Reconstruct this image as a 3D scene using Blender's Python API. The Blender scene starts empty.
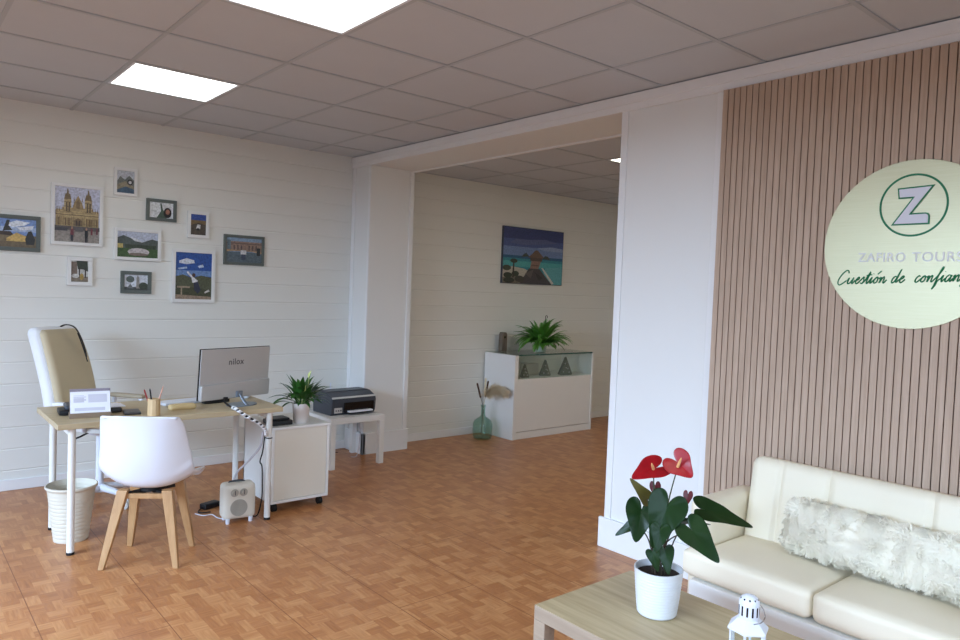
import bpy, bmesh, math, random
from mathutils import Vector, Matrix
random.seed(7)
sc = bpy.context.scene
COL = sc.collection
PI = math.pi
V = Vector

# ------------------------------------------------------------------ colours and materials
def lin(c):
    return tuple(((x / 255) / 12.92 if x / 255 <= .04045 else (((x / 255) + .055) / 1.055) ** 2.4) for x in c)

def new_mat(name):
    m = bpy.data.materials.new(name)
    m.use_nodes = True
    nt = m.node_tree
    return m, nt, nt.nodes['Principled BSDF']

def mat(name, rgb, rough=.5, metal=0., var=.05, scale=12., bump=0., bscale=200., trans=0., ior=1.45, coat=0., sheen=0., sub=0.):
    m, nt, b = new_mat(name)
    n = nt.nodes
    tc = n.new('ShaderNodeTexCoord'); no = n.new('ShaderNodeTexNoise'); mx = n.new('ShaderNodeMix')
    mx.data_type = 'RGBA'
    no.inputs['Scale'].default_value = scale; no.inputs['Detail'].default_value = 3
    c = lin(rgb)
    mx.inputs[6].default_value = tuple(x * (1 - var) for x in c) + (1,)
    mx.inputs[7].default_value = tuple(min(1, x * (1 + var)) for x in c) + (1,)
    nt.links.new(tc.outputs['Object'], no.inputs['Vector'])
    nt.links.new(no.outputs['Fac'], mx.inputs[0]); nt.links.new(mx.outputs[2], b.inputs['Base Color'])
    b.inputs['Roughness'].default_value = rough; b.inputs['Metallic'].default_value = metal
    b.inputs['IOR'].default_value = ior; b.inputs['Transmission Weight'].default_value = trans
    b.inputs['Coat Weight'].default_value = coat; b.inputs['Sheen Weight'].default_value = sheen
    if bump:
        n2 = n.new('ShaderNodeTexNoise'); n2.inputs['Scale'].default_value = bscale
        bp = n.new('ShaderNodeBump'); bp.inputs['Strength'].default_value = bump; bp.inputs['Distance'].default_value = .002
        nt.links.new(tc.outputs['Object'], n2.inputs['Vector']); nt.links.new(n2.outputs['Fac'], bp.inputs['Height'])
        nt.links.new(bp.outputs['Normal'], b.inputs['Normal'])
    return m

def wood(name, a, c, scale=(2, 40, 40), rough=.5, spec=.4):
    m, nt, b = new_mat(name)
    n = nt.nodes
    tc = n.new('ShaderNodeTexCoord'); mp = n.new('ShaderNodeMapping'); no = n.new('ShaderNodeTexNoise'); cr = n.new('ShaderNodeValToRGB')
    mp.inputs['Scale'].default_value = scale
    no.inputs['Scale'].default_value = 1.; no.inputs['Detail'].default_value = 6; no.inputs['Roughness'].default_value = .6
    cr.color_ramp.elements[0].position = .3; cr.color_ramp.elements[0].color = lin(c) + (1,)
    cr.color_ramp.elements[1].position = .7; cr.color_ramp.elements[1].color = lin(a) + (1,)
    nt.links.new(tc.outputs['Object'], mp.inputs['Vector']); nt.links.new(mp.outputs[0], no.inputs['Vector'])
    nt.links.new(no.outputs['Fac'], cr.inputs[0]); nt.links.new(cr.outputs[0], b.inputs['Base Color'])
    b.inputs['Roughness'].default_value = rough; b.inputs['Specular IOR Level'].default_value = spec
    return m

M = {}
M['wall'] = mat('wall_paint', (229, 229, 223), .55, var=.015, scale=3)
M['white_wall'] = mat('white_paint', (231, 231, 229), .5, var=.01, scale=3)
M['trim'] = mat('trim_paint', (236, 236, 236), .4, var=.01)
M['ceil'] = mat('ceiling_tile', (200, 204, 210), .9, var=.02, scale=6, bump=.25, bscale=260)
M['tbar'] = mat('ceiling_grid_paint', (182, 187, 193), .6, var=.01)
M['white_plastic'] = mat('white_plastic', (226, 230, 239), .32, var=.01)
M['white_metal'] = mat('white_powder_coat', (226, 224, 218), .4, var=.01)
M['white_laminate'] = mat('white_laminate', (236, 234, 230), .35, var=.01)
M['cream_laminate'] = mat('cream_laminate', (228, 222, 208), .4, var=.01)
M['black_plastic'] = mat('black_plastic', (26, 27, 30), .4, var=.1)
M['grey_plastic'] = mat('charcoal_plastic', (62, 66, 74), .42, var=.05)
M['light_grey'] = mat('light_grey_plastic', (205, 204, 200), .42, var=.02)
M['silver'] = mat('silver_plastic', (196, 194, 192), .35, metal=.25, var=.02)
M['blue_grey'] = mat('blue_grey_metal', (138, 148, 160), .35, metal=.5, var=.02)
M['chrome'] = mat('chrome', (220, 220, 222), .15, metal=1, var=.01)
M['rubber'] = mat('black_rubber', (20, 20, 20), .7, var=.1)
M['leather'] = mat('cream_leatherette', (241, 231, 208), .48, var=.02, scale=5, bump=.12, bscale=140)
M['leather_white'] = mat('white_leatherette', (238, 238, 236), .4, var=.02, scale=5, bump=.1, bscale=140)
M['chair_beige'] = mat('beige_upholstery', (204, 190, 160), .7, var=.03, bump=.15, bscale=300)
M['chair_white'] = mat('white_upholstery', (236, 238, 242), .55, var=.02)
M['armpad'] = mat('taupe_armpad', (168, 154, 132), .5, var=.03)
M['oak'] = wood('oak_laminate', (200, 182, 148), (176, 156, 122), (3, 40, 40), .42)
M['oak_y'] = wood('oak_laminate_table', (200, 182, 146), (172, 152, 116), (38, 2.5, 38), .42)
M['oak_shaded'] = wood('oak_laminate_shaded', (172, 154, 134), (150, 132, 114), (38, 2.5, 38), .5)  # table oak darkened for sides and legs, their shade put into the colour
M['beech'] = wood('beech_leg', (190, 150, 106), (166, 124, 82), (30, 30, 4), .45)
M['cup_wood'] = wood('light_bamboo', (222, 190, 146), (204, 170, 124), (60, 60, 6), .5)
M['slat'] = wood('slat_oak', (196, 172, 152), (176, 151, 131), (60, 60, 3), .55)
M['felt'] = mat('dark_felt', (62, 44, 36), .95, var=.1)
M['leaf_dark'] = mat('anthurium_leaf', (24, 50, 18), .34, var=.35, scale=25)
M['leaf_dark'].node_tree.nodes['Principled BSDF'].inputs['Specular IOR Level'].default_value = .28
M['leaf_mid'] = mat('lily_leaf', (48, 92, 34), .4, var=.3, scale=30)
M['leaf_reddish'] = mat('young_leaf', (88, 82, 36), .35, var=.35, scale=40)
M['fern'] = mat('fern_leaf', (84, 146, 52), .5, var=.3, scale=18)
M['stem'] = mat('plant_stem', (62, 72, 40), .5, var=.2, scale=40)
M['stem_dark'] = mat('dark_stem', (56, 48, 36), .5, var=.2, scale=40)
M['red'] = mat('red_spathe', (158, 10, 24), .3, var=.25, scale=60)
M['red_dark'] = mat('dark_red_spathe', (98, 20, 24), .35, var=.15, scale=40)
M['spadix'] = mat('spadix', (232, 176, 120), .6, var=.2, scale=120)
M['lily_white'] = mat('pale_green_spathe', (206, 214, 140), .5, var=.1)
M['soil'] = mat('potting_soil', (44, 34, 26), .95, var=.4, scale=90, bump=1, bscale=120)
M['pot'] = mat('white_ceramic', (224, 226, 228), .3, var=.01)
M['pot_lily'] = mat('white_pot_plastic', (226, 220, 216), .4, var=.02)
M['cable_black'] = mat('black_cable', (22, 22, 24), .5, var=.1)
M['cable_grey'] = mat('grey_cable', (190, 186, 192), .5, var=.05)
M['sleeve'] = mat('white_sleeve', (238, 236, 236), .45, var=.02)
M['phone_dark'] = mat('dark_phone', (52, 48, 46), .3, var=.1)
M['case'] = mat('beige_case', (212, 186, 136), .4, var=.05)
M['paper'] = mat('paper', (238, 238, 244), .6, var=.01)
M['purple_grey'] = mat('purple_grey_strip', (138, 128, 140), .6, var=.03)
M['brown_board'] = mat('brown_board', (136, 116, 96), .6, var=.04)
M['ink_pale'] = mat('pale_print', (206, 204, 216), .7, var=.02)
M['pen_red'] = mat('red_pen', (150, 40, 40), .4); M['pen_black'] = mat('black_pen', (30, 28, 30), .4); M['pen_pink'] = mat('pale_pencil', (200, 150, 130), .5)
M['frame_white'] = mat('white_frame', (232, 232, 230), .5, var=.02)
M['frame_grey'] = mat('grey_green_frame', (96, 104, 100), .55, var=.12, scale=40)
M['canvas_edge'] = mat('canvas_edge', (70, 74, 86), .8)
M['green'] = mat('green_vinyl', (10, 112, 70), .45, var=.03)
M['lavender'] = mat('pale_vinyl', (220, 220, 230), .5, var=.02)
M['silver_text'] = mat('silver_letter', (226, 226, 226), .4, metal=0., var=.01)
M['decor'] = mat('grey_glitter', (112, 114, 102), .55, metal=.2, var=.4, scale=160, bump=1, bscale=300)
M['block_wood'] = wood('grey_driftwood', (128, 116, 102), (92, 82, 72), (60, 60, 8), .7)
M['pampas'] = mat('pampas_plume', (222, 204, 172), .9, var=.15, scale=60)
M['cattail'] = mat('cattail', (84, 62, 46), .9, var=.2, scale=60)
M['dry_cream'] = mat('dry_cream', (216, 204, 176), .9, var=.1, scale=60)
M['bin'] = mat('bin_plastic', (214, 208, 192), .5, var=.02)
M['heater'] = mat('heater_plastic', (222, 216, 202), .45, var=.02)
M['grille'] = mat('heater_grille', (176, 170, 158), .6, var=.05)
M['shade_grey'] = mat('side_panel_grey', (196, 190, 198), .5, var=.02)
M['screen'] = mat('screen_black', (14, 14, 16), .2)
M['logo_grey'] = mat('logo_grey', (92, 90, 92), .4)

def glass_mat(name, tint, rough=0., alpha=.18):
    m, nt, b = new_mat(name)
    n = nt.nodes
    out = n['Material Output']
    tr = n.new('ShaderNodeBsdfTransparent'); gl = n.new('ShaderNodeBsdfGlossy'); fr = n.new('ShaderNodeLayerWeight'); mx = n.new('ShaderNodeMixShader'); pw = n.new('ShaderNodeMath'); ad = n.new('ShaderNodeMath')
    pw.operation = 'POWER'; pw.inputs[1].default_value = 4.; ad.operation = 'MULTIPLY_ADD'; ad.inputs[1].default_value = .75; ad.inputs[2].default_value = .045
    tr.inputs['Color'].default_value = lin(tint) + (1,); gl.inputs['Roughness'].default_value = .03 + rough
    fr.inputs['Blend'].default_value = .5
    nt.links.new(fr.outputs['Facing'], pw.inputs[0]); nt.links.new(pw.outputs[0], ad.inputs[0]); nt.links.new(ad.outputs[0], mx.inputs[0]); nt.links.new(tr.outputs[0], mx.inputs[1]); nt.links.new(gl.outputs[0], mx.inputs[2])
    nt.links.new(mx.outputs[0], out.inputs['Surface'])
    return m
M['glass'] = glass_mat('clear_glass', (248, 252, 250))
M['glass_green'] = glass_mat('green_bottle_glass', (230, 243, 238))
M['glass_edge'] = mat('glass_edge', (58, 98, 88), .15, var=.02)

def emit(name, rgb, s):
    m, nt, b = new_mat(name)
    e = nt.nodes.new('ShaderNodeEmission'); e.inputs[0].default_value = lin(rgb) + (1,); e.inputs[1].default_value = s
    nt.links.new(e.outputs[0], nt.nodes['Material Output'].inputs['Surface'])
    return m
M['lamp'] = emit('led_panel', (246, 249, 242), 5.8)
M['lamp_far'] = emit('led_panel_far', (255, 248, 226), 8.0)

def photo_mat():
    m, nt, b = new_mat('photo_print')
    a = nt.nodes.new('ShaderNodeVertexColor'); a.layer_name = 'Col'
    no = nt.nodes.new('ShaderNodeTexNoise'); no.inputs['Scale'].default_value = 75; no.inputs['Detail'].default_value = 4
    tc = nt.nodes.new('ShaderNodeTexCoord'); mx = nt.nodes.new('ShaderNodeMix'); mx.data_type = 'RGBA'; mx.blend_type = 'MULTIPLY'
    cr = nt.nodes.new('ShaderNodeValToRGB'); cr.color_ramp.elements[0].position = .3; cr.color_ramp.elements[1].position = .65
    cr.color_ramp.elements[0].color = (.4, .4, .4, 1); cr.color_ramp.elements[1].color = (1.25, 1.25, 1.25, 1)
    mx.inputs[0].default_value = .55
    L = nt.links.new
    L(tc.outputs['Object'], no.inputs['Vector']); L(no.outputs['Fac'], cr.inputs[0]); L(a.outputs['Color'], mx.inputs[6]); L(cr.outputs[0], mx.inputs[7])
    L(mx.outputs[2], b.inputs['Base Color']); b.inputs['Roughness'].default_value = .35
    return m
M['photo'] = photo_mat()

def floor_mat():
    m, nt, b = new_mat('parquet_vinyl')
    n = nt.nodes; L = nt.links.new
    def math_(op, a, c=None):
        k = n.new('ShaderNodeMath'); k.operation = op
        for i, x in enumerate((a, c)):
            if x is None: continue
            if isinstance(x, (int, float)): k.inputs[i].default_value = x
            else: L(x, k.inputs[i])
        return k.outputs[0]
    tc = n.new('ShaderNodeTexCoord'); sp = n.new('ShaderNodeSeparateXYZ'); L(tc.outputs['Object'], sp.inputs[0])
    S = .0733
    x = math_('DIVIDE', math_('ADD', sp.outputs[0], 40.115), S); y = math_('DIVIDE', math_('ADD', sp.outputs[1], 41.31), S * 1.5)
    # rows of short staves; every second column of cells turned by a quarter
    cx = math_('FLOOR', x); cy = math_('FLOOR', y)
    fx = math_('SUBTRACT', x, cx); fy = math_('SUBTRACT', y, cy)
    par = math_('MODULO', math_('ADD', cx, cy), 2.)
    sx = math_('FLOOR', math_('MULTIPLY', fx, 2.)); sy = math_('FLOOR', math_('MULTIPLY', fy, 2.))
    strip = math_('ADD', math_('MULTIPLY', par, sx), math_('MULTIPLY', math_('SUBTRACT', 1., par), math_('ADD', sy, 3.)))
    cv = n.new('ShaderNodeCombineXYZ'); L(cx, cv.inputs[0]); L(cy, cv.inputs[1]); L(strip, cv.inputs[2])
    wn = n.new('ShaderNodeTexWhiteNoise'); wn.noise_dimensions = '3D'; L(cv.outputs[0], wn.inputs['Vector'])
    # grain along each stave
    g1 = n.new('ShaderNodeTexNoise'); g2 = n.new('ShaderNodeTexNoise')
    for g, s in ((g1, (90, 9, 1)), (g2, (9, 90, 1))):
        mp = n.new('ShaderNodeMapping'); mp.inputs['Scale'].default_value = s; L(tc.outputs['Object'], mp.inputs[0]); L(mp.outputs[0], g.inputs['Vector'])
        g.inputs['Scale'].default_value = 1.; g.inputs['Detail'].default_value = 4
    gm = n.new('ShaderNodeMix'); gm.data_type = 'FLOAT'; L(par, gm.inputs[0]); L(g2.outputs['Fac'], gm.inputs[2]); L(g1.outputs['Fac'], gm.inputs[3])
    big = n.new('ShaderNodeTexNoise'); big.inputs['Scale'].default_value = 1.3; L(tc.outputs['Object'], big.inputs['Vector'])
    f = math_('ADD', math_('MULTIPLY', wn.outputs['Value'], .36), math_('ADD', math_('MULTIPLY', gm.outputs[0], .75), math_('MULTIPLY', big.outputs['Fac'], .2)))
    cr = n.new('ShaderNodeValToRGB'); e = cr.color_ramp.elements
    e[0].position = .2; e[0].color = lin((150, 93, 54)) + (1,)
    e[1].position = 1.; e[1].color = lin((204, 149, 98)) + (1,)
    k = cr.color_ramp.elements.new(.62); k.color = lin((178, 118, 72)) + (1,)
    L(f, cr.inputs[0])
    # sheet joints: every 0.44 m along x, a few across
    jx = math_('FRACT', math_('DIVIDE', math_('ADD', sp.outputs[0], 40.115), .44))
    jl = math_('LESS_THAN', math_('ABSOLUTE', math_('SUBTRACT', jx, .5)), .4955)
    col = math_('FLOOR', math_('DIVIDE', math_('ADD', sp.outputs[0], 40.115), .44))
    off = math_('MULTIPLY', col, .73)
    jy = math_('FRACT', math_('ADD', math_('DIVIDE', math_('ADD', sp.outputs[1], 41.31), 2.2), off))
    jm = math_('LESS_THAN', math_('ABSOLUTE', math_('SUBTRACT', jy, .5)), .4992)
    j = math_('MULTIPLY', jl, jm)
    mx = n.new('ShaderNodeMix'); mx.data_type = 'RGBA'; L(j, mx.inputs[0]); mx.inputs[6].default_value = lin((134, 82, 48)) + (1,); L(cr.outputs[0], mx.inputs[7])
    L(mx.outputs[2], b.inputs['Base Color'])
    b.inputs['Roughness'].default_value = .36; b.inputs['Specular IOR Level'].default_value = .45
    return m
M['floor'] = floor_mat()

def sign_mat():
    m, nt, b = new_mat('brushed_pale_gold')
    n = nt.nodes; L = nt.links.new
    tc = n.new('ShaderNodeTexCoord'); mp = n.new('ShaderNodeMapping'); no = n.new('ShaderNodeTexNoise'); cr = n.new('ShaderNodeValToRGB')
    mp.inputs['Scale'].default_value = (1, 6, 300); no.inputs['Scale'].default_value = 1; no.inputs['Detail'].default_value = 3
    cr.color_ramp.elements[0].color = lin((190, 185, 150)) + (1,); cr.color_ramp.elements[1].color = lin((204, 199, 166)) + (1,)
    L(tc.outputs['Object'], mp.inputs[0]); L(mp.outputs[0], no.inputs['Vector']); L(no.outputs['Fac'], cr.inputs[0]); L(cr.outputs[0], b.inputs['Base Color'])
    b.inputs['Metallic'].default_value = .55; b.inputs['Roughness'].default_value = .38
    return m
M['sign'] = sign_mat()

# ------------------------------------------------------------------ mesh builder
def basis(d, up=V((0, 0, 1))):
    d = d.normalized()
    if abs(d.dot(up)) > .98: up = V((1, 0, 0))
    s = d.cross(up).normalized(); u = s.cross(d).normalized()
    return d, s, u

class MB:
    def __init__(self): self.bm = bmesh.new()
    def box(self, lo, hi, rot=None, piv=None, mi=0):
        lo, hi = V(lo), V(hi); c = (lo + hi) / 2
        vs = []
        for z in (lo.z, hi.z):
            for x, y in ((lo.x, lo.y), (hi.x, lo.y), (hi.x, hi.y), (lo.x, hi.y)):
                p = V((x, y, z))
                if rot is not None:
                    q = V(piv) if piv is not None else c
                    p = q + rot @ (p - q)
                vs.append(self.bm.verts.new(p))
        for f in ((3, 2, 1, 0), (4, 5, 6, 7), (0, 1, 5, 4), (1, 2, 6, 5), (2, 3, 7, 6), (3, 0, 4, 7)):
            self.bm.faces.new([vs[i] for i in f]).material_index = mi
        return self
    def ring(self, c, s, u, r, n, ry=None):
        ry = r if ry is None else ry
        return [self.bm.verts.new(c + s * (r * math.cos(2 * PI * k / n)) + u * (ry * math.sin(2 * PI * k / n))) for k in range(n)]
    def skin(self, rings, caps=True, mi=0, closed=True):
        for a, b in zip(rings, rings[1:]):
            n = len(a)
            for k in range(n if closed else n - 1):
                self.bm.faces.new((a[k], a[(k + 1) % n], b[(k + 1) % n], b[k])).material_index = mi
        if caps and closed:
            self.bm.faces.new(list(reversed(rings[0]))).material_index = mi; self.bm.faces.new(rings[-1]).material_index = mi
        return self
    def tube(self, pts, r, n=10, caps=True, mi=0, smooth_path=0, flat=1.):
        pts = [V(p) for p in pts]
        if smooth_path: pts = spline(pts, smooth_path)
        rs = r if isinstance(r, (list, tuple)) else [r] * len(pts)
        if len(rs) != len(pts):
            rs = [rs[0] + (rs[-1] - rs[0]) * i / (len(pts) - 1) for i in range(len(pts))]
        rings = []; up = V((0, 0, 1))
        for i, p in enumerate(pts):
            d = pts[min(i + 1, len(pts) - 1)] - pts[max(i - 1, 0)]
            if d.length < 1e-9: d = V((0, 0, 1))
            d, s, u = basis(d, up); up = u
            rings.append(self.ring(p, s, u, rs[i], n, rs[i] * flat))
        return self.skin(rings, caps, mi)
    def cyl(self, a, b, r0, r1=None, n=20, mi=0): return self.tube([a, b], [r0, r0 if r1 is None else r1], n, True, mi)
    def lathe(self, prof, c=(0, 0, 0), n=32, mi=0, caps=True):
        c = V(c)
        rings = [self.ring(c + V((0, 0, z)), V((1, 0, 0)), V((0, 1, 0)), max(r, 1e-4), n) for r, z in prof]
        return self.skin(rings, caps, mi)
    def prism(self, poly, fn, d, mi=0):
        """poly: 2-D outline; fn(u, v, h) -> point; h from 0 to d"""
        a = [self.bm.verts.new(fn(u, v, 0)) for u, v in poly]; b = [self.bm.verts.new(fn(u, v, d)) for u, v in poly]
        n = len(poly)
        for k in range(n): self.bm.faces.new((a[k], a[(k + 1) % n], b[(k + 1) % n], b[k])).material_index = mi
        self.bm.faces.new(list(reversed(a))).material_index = mi; self.bm.faces.new(b).material_index = mi
        return self
    def face(self, pts, mi=0):
        f = self.bm.faces.new([self.bm.verts.new(V(p)) for p in pts]); f.material_index = mi
        return f
    def grid(self, fn, nu, nv, mi=0, wrap=False):
        g = [[self.bm.verts.new(fn(i / nu, j / nv)) for i in range(nu + 1)] for j in range(nv + 1)]
        for j in range(nv):
            for i in range(nu): self.bm.faces.new((g[j][i], g[j][i + 1], g[j + 1][i + 1], g[j + 1][i])).material_index = mi
        return self
    def rbox(self, c, size, r, n=10, rot=None, puff=0., fn=None, mi=0):
        c = V(c); h = V(size) / 2
        b2 = bmesh.new(); bmesh.ops.create_cube(b2, size=2.)
        bmesh.ops.subdivide_edges(b2, edges=b2.edges[:], cuts=n, use_grid_fill=True)
        mp = {}
        for v in b2.verts:
            p = V(v.co)
            # push samples towards the rims, where the rounding is
            p = V([math.copysign(abs(t) ** .6, t) for t in p])
            q0 = V((p.x * h.x, p.y * h.y, p.z * h.z))
            q = V([max(-(hh - r), min(hh - r, t)) for t, hh in zip(q0, h)])
            d = q0 - q
            if d.length > 1e-9: q = q + d.normalized() * r
            if puff: q.z += puff * (1 - p.x ** 2) * (1 - p.y ** 2) * (1 if p.z > 0 else -1) * abs(p.z)
            if fn: q = fn(q, p)
            if rot is not None: q = rot @ q
            mp[v.index] = self.bm.verts.new(c + q)
        b2.verts.ensure_lookup_table()
        for f in b2.faces: self.bm.faces.new([mp[v.index] for v in f.verts]).material_index = mi
        b2.free()
        return self
    def build(self, name, mats, parent=None, world=False, smooth=False, bevel=0., bseg=2, solid=0., subd=0, recalc=True, angle=40):
        bm = self.bm
        if recalc: bmesh.ops.recalc_face_normals(bm, faces=bm.faces[:])
        me = bpy.data.meshes.new(name)
        bm.to_mesh(me); bm.free()
        for m in (mats if isinstance(mats, (list, tuple)) else [mats]): me.materials.append(m)
        o = bpy.data.objects.new(name, me); COL.objects.link(o)
        if parent is not None:
            o.parent = parent
            if world:
                root = parent
                while root.parent is not None: root = root.parent
                mw = Matrix.LocRotScale(root.location, root.rotation_euler, None)
                me.transform(mw.inverted())
        if smooth:
            for p in me.polygons: p.use_smooth = True
            if not (bevel or solid or subd):
                try: me.set_sharp_from_angle(angle=math.radians(angle))
                except Exception: pass
        if solid:
            s = o.modifiers.new('thickness', 'SOLIDIFY'); s.thickness = solid; s.offset = 0
        if bevel:
            b = o.modifiers.new('bevel', 'BEVEL'); b.width = bevel; b.segments = bseg; b.limit_method = 'ANGLE'; b.angle_limit = math.radians(35)
            for p in me.polygons: p.use_smooth = True
            w = o.modifiers.new('wn', 'WEIGHTED_NORMAL'); w.keep_sharp = True
        if subd:
            s = o.modifiers.new('smooth', 'SUBSURF'); s.levels = subd; s.render_levels = subd
        return o

def spline(pts, k):
    pts = [V(p) for p in pts]
    out = []
    for i in range(len(pts) - 1):
        p0 = pts[max(i - 1, 0)]; p1 = pts[i]; p2 = pts[i + 1]; p3 = pts[min(i + 2, len(pts) - 1)]
        for j in range(k):
            t = j / k
            out.append(.5 * ((2 * p1) + (p2 - p0) * t + (2 * p0 - 5 * p1 + 4 * p2 - p3) * t * t + (3 * p1 - p0 - 3 * p2 + p3) * t ** 3))
    out.append(pts[-1])
    return out

def tag(o, label, cat, group=None, kind=None):
    o['label'] = label; o['category'] = cat
    if group: o['group'] = group
    if kind: o['kind'] = kind
    return o
def thing(name, label, cat, loc=(0, 0, 0), rz=0., group=None):
    o = bpy.data.objects.new(name, None); COL.objects.link(o)
    o.location = loc; o.rotation_euler = (0, 0, rz); o.empty_display_size = .05
    return tag(o, label, cat, group)
def struct(name, mb, m, parent=None, label=None, **k):
    o = mb.build(name, m, parent, **k); o['kind'] = 'structure'
    if parent is None: o['category'] = name.split('_')[0]; o['label'] = label or name.replace('_', ' ')
    return o
def RZ(a): return Matrix.Rotation(a, 3, 'Z')

# ------------------------------------------------------------------ the room
H = 2.6; XL = -3.2; XR = 2.225; XB = 2.66; YB = 1.535; YF = -6.0; YFAR = 1.46; XE = 6.4
struct('floor', MB().box((XL - .1, YF - .1, -.1), (XE, YB + .1, 0)), M['floor'], label='orange brown parquet pattern vinyl floor')

# back wall of horizontal boards
def siding(x0, x1, y, z1, pitch=.146, z0=0.003):
    mb = MB(); prof = [(0., 0.)]
    z = z0 + .13; prof = [(y, 0.)]
    while z < z1 - .02:
        prof += [(y, z - .007), (y + .0028, z - .001), (y + .0028, z + .001), (y - .0008, z + .006), (y, z + .028)]
        z += pitch
    prof.append((y, z1))
    for (ya, za), (yb, zb) in zip(prof, prof[1:]):
        mb.face(((x0, ya, za), (x1, ya, za), (x1, yb, zb), (x0, yb, zb)))
    mb.box((x0, y + .008, 0), (x1, y + .1, z1))
    return mb
struct('wall_back', siding(XL, XR + .01, YB, H + .07), M['wall'], recalc=False, label='white back wall of horizontal boards hung with photo frames')
struct('wall_far', siding(XB - .01, XE, YFAR, H + .07), M['wall'], recalc=False, label='white boarded wall of the farther room')
struct('baseboard_back', MB().box((XL, YB - .014, 0), (XR, YB, .075)), M['trim'], bevel=.004, label='white baseboard under the framed photos')
struct('baseboard_far', MB().box((XB, YFAR - .014, 0), (XE, YFAR, .075)), M['trim'], bevel=.004, label='white baseboard of the farther room')

# nib column at the left end of the opening
c = struct('wall_column', MB().box((XR, 1.225, 0), (XB, YB + .1, 2.51)), M['white_wall'], bevel=.003, label='white column at the left side of the opening')
struct('trim_1', MB().box((XR - .008, 1.225, .17), (XR, 1.255, 2.5)).box((XR - .008, 1.48, .17), (XR, 1.533, 2.5)).box((XB - .035, 1.215, .17), (XB + .008, 1.225, 2.5)), M['trim'], bevel=.002, label='white corner strips on the column')
struct('baseboard_column', MB().box((XR - .02, 1.205, 0), (XB + .018, 1.24, .185)).box((XR - .02, 1.205, 0), (XR + .01, 1.52, .185)), M['trim'], bevel=.004, label='tall white baseboard around the column')

# right wall with the beam that spans the opening
struct('wall_right', MB().box((XR, YF, 0), (XB, -1.48, 2.51)), M['white_wall'], bevel=.003, label='white wall behind sofa to the right of the opening')
struct('trim_2', MB().box((XR - .008, -1.525, .17), (XR, -1.48, 2.51)).box((XR - .006, -2.125, .17), (XR, -2.085, 2.51)), M['trim'], bevel=.002, label='white strips edging the wall between opening and slats')
struct('baseboard_right', MB().box((XR - .022, -4.6, 0), (XR, -1.45, .175)), M['trim'], bevel=.004, label='tall white baseboard beside the opening')
struct('beam', MB().box((XR, YF, 2.51), (XB, YB + .1, H + .05)), M['white_wall'], label='white beam over the opening')
struct('trim_3', MB().box((XR - .022, YF, 2.545), (XR, YB, H)).box((XR - .014, YF, 2.508), (XR, YB, 2.548)).box((XB - .012, -1.47, 2.498), (XB + .012, 1.225, 2.515)), M['trim'], bevel=.003, label='white moulding along the beam under the ceiling')

# walls behind and beside the camera with window openings for daylight
def holed(axis, at, a0, a1, o0, o1, z0, z1, th):
    mb = MB()
    def bx(p0, p1, q0, q1):
        lo = (at - th, p0, q0) if axis == 'x' else (p0, at - th, q0); hi = (at, p1, q1) if axis == 'x' else (p1, at, q1)
        mb.box(lo, hi)
    bx(a0, o0, 0, H); bx(o1, a1, 0, H); bx(o0, o1, 0, z0); bx(o0, o1, z1, H)
    return mb
struct('wall_left', holed('x', XL, YF, YB, -4.2, .2, .35, 2.25, .15), M['white_wall'], label='white wall with shop window on the left')
struct('wall_front', holed('y', YF, XL, XR, -2.4, 1.6, .3, 2.3, .15), M['white_wall'], label='white wall with shop window behind the camera')
struct('wall_end', MB().box((XE, -2.6, 0), (XE + .1, YB, H)), M['wall'], label='end wall of the farther room')
struct('wall_far_front', MB().box((XB, -2.7, 0), (XE, -2.6, H)), M['wall'], label='front wall of the farther room')
for nm, mb in (('window_1', MB().box((XL - .1, -4.2, .35), (XL - .05, -4.14, 2.25)).box((XL - .1, .14, .35), (XL - .05, .2, 2.25)).box((XL - .1, -2.03, .35), (XL - .05, -1.97, 2.25)).box((XL - .1, -4.2, .35), (XL - .05, .2, .41)).box((XL - .1, -4.2, 2.19), (XL - .05, .2, 2.25))),
               ('window_2', MB().box((-2.4, YF - .1, .3), (-2.34, YF - .05, 2.3)).box((1.54, YF - .1, .3), (1.6, YF - .05, 2.3)).box((-.43, YF - .1, .3), (-.37, YF - .05, 2.3)).box((-2.4, YF - .1, .3), (1.6, YF - .05, .36)).box((-2.4, YF - .1, 2.24), (1.6, YF - .05, 2.3)))):
    struct(nm, mb, M['white_metal'], label='shop window frame ' + ('on the left wall' if nm == 'window_1' else 'behind the camera'))

# ceilings: recessed tiles in a T-bar grid
GX = .6; GY = .583
def ceiling(name, x0, x1, y0, y1, z, holes, ox=0., oy=0., label=None):
    mb = MB(); g = MB(); zt = z + .006
    i0, i1 = math.floor((x0 - ox) / GX), math.ceil((x1 - ox) / GX); j0, j1 = math.floor((y0 - oy) / GY), math.ceil((y1 - oy) / GY)
    for i in range(i0, i1):
        for j in range(j0, j1):
            if (i, j) in holes: continue
            a, b_ = max(x0, ox + i * GX), min(x1, ox + (i + 1) * GX); c_, d = max(y0, oy + j * GY), min(y1, oy + (j + 1) * GY)
            if b_ - a < .01 or d - c_ < .01: continue
            w = random.uniform(-.0012, .0012)
            mb.face(((a, c_, zt + w), (a, d, zt), (b_, d, zt - w), (b_, c_, zt)))
    mb.box((x0, y0, z + .06), (x1, y1, z + .1))
    for i in range(i0, i1 + 1):
        x = ox + i * GX
        if x0 < x < x1: g.box((x - .010, y0, z + .002), (x + .010, y1, z + .012))
    for j in range(j0, j1 + 1):
        y = oy + j * GY
        if y0 < y < y1: g.box((x0, y - .010, z + .0005), (x1, y + .010, z + .012))
    o = struct(name, mb, M['ceil'], recalc=False, label=label)
    struct(name + '_grid', g, M['tbar'], parent=o)
    return o
MAIN_LIGHTS = [(0, 0), (0, -3), (0, -6), (-4, 0), (-4, -3), (-3, -7), (1, -8)]  # panels after the first two are out of view, added for their light
FAR_HOLES = [(0, -1), (0, -4), (3, -2)]
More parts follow.
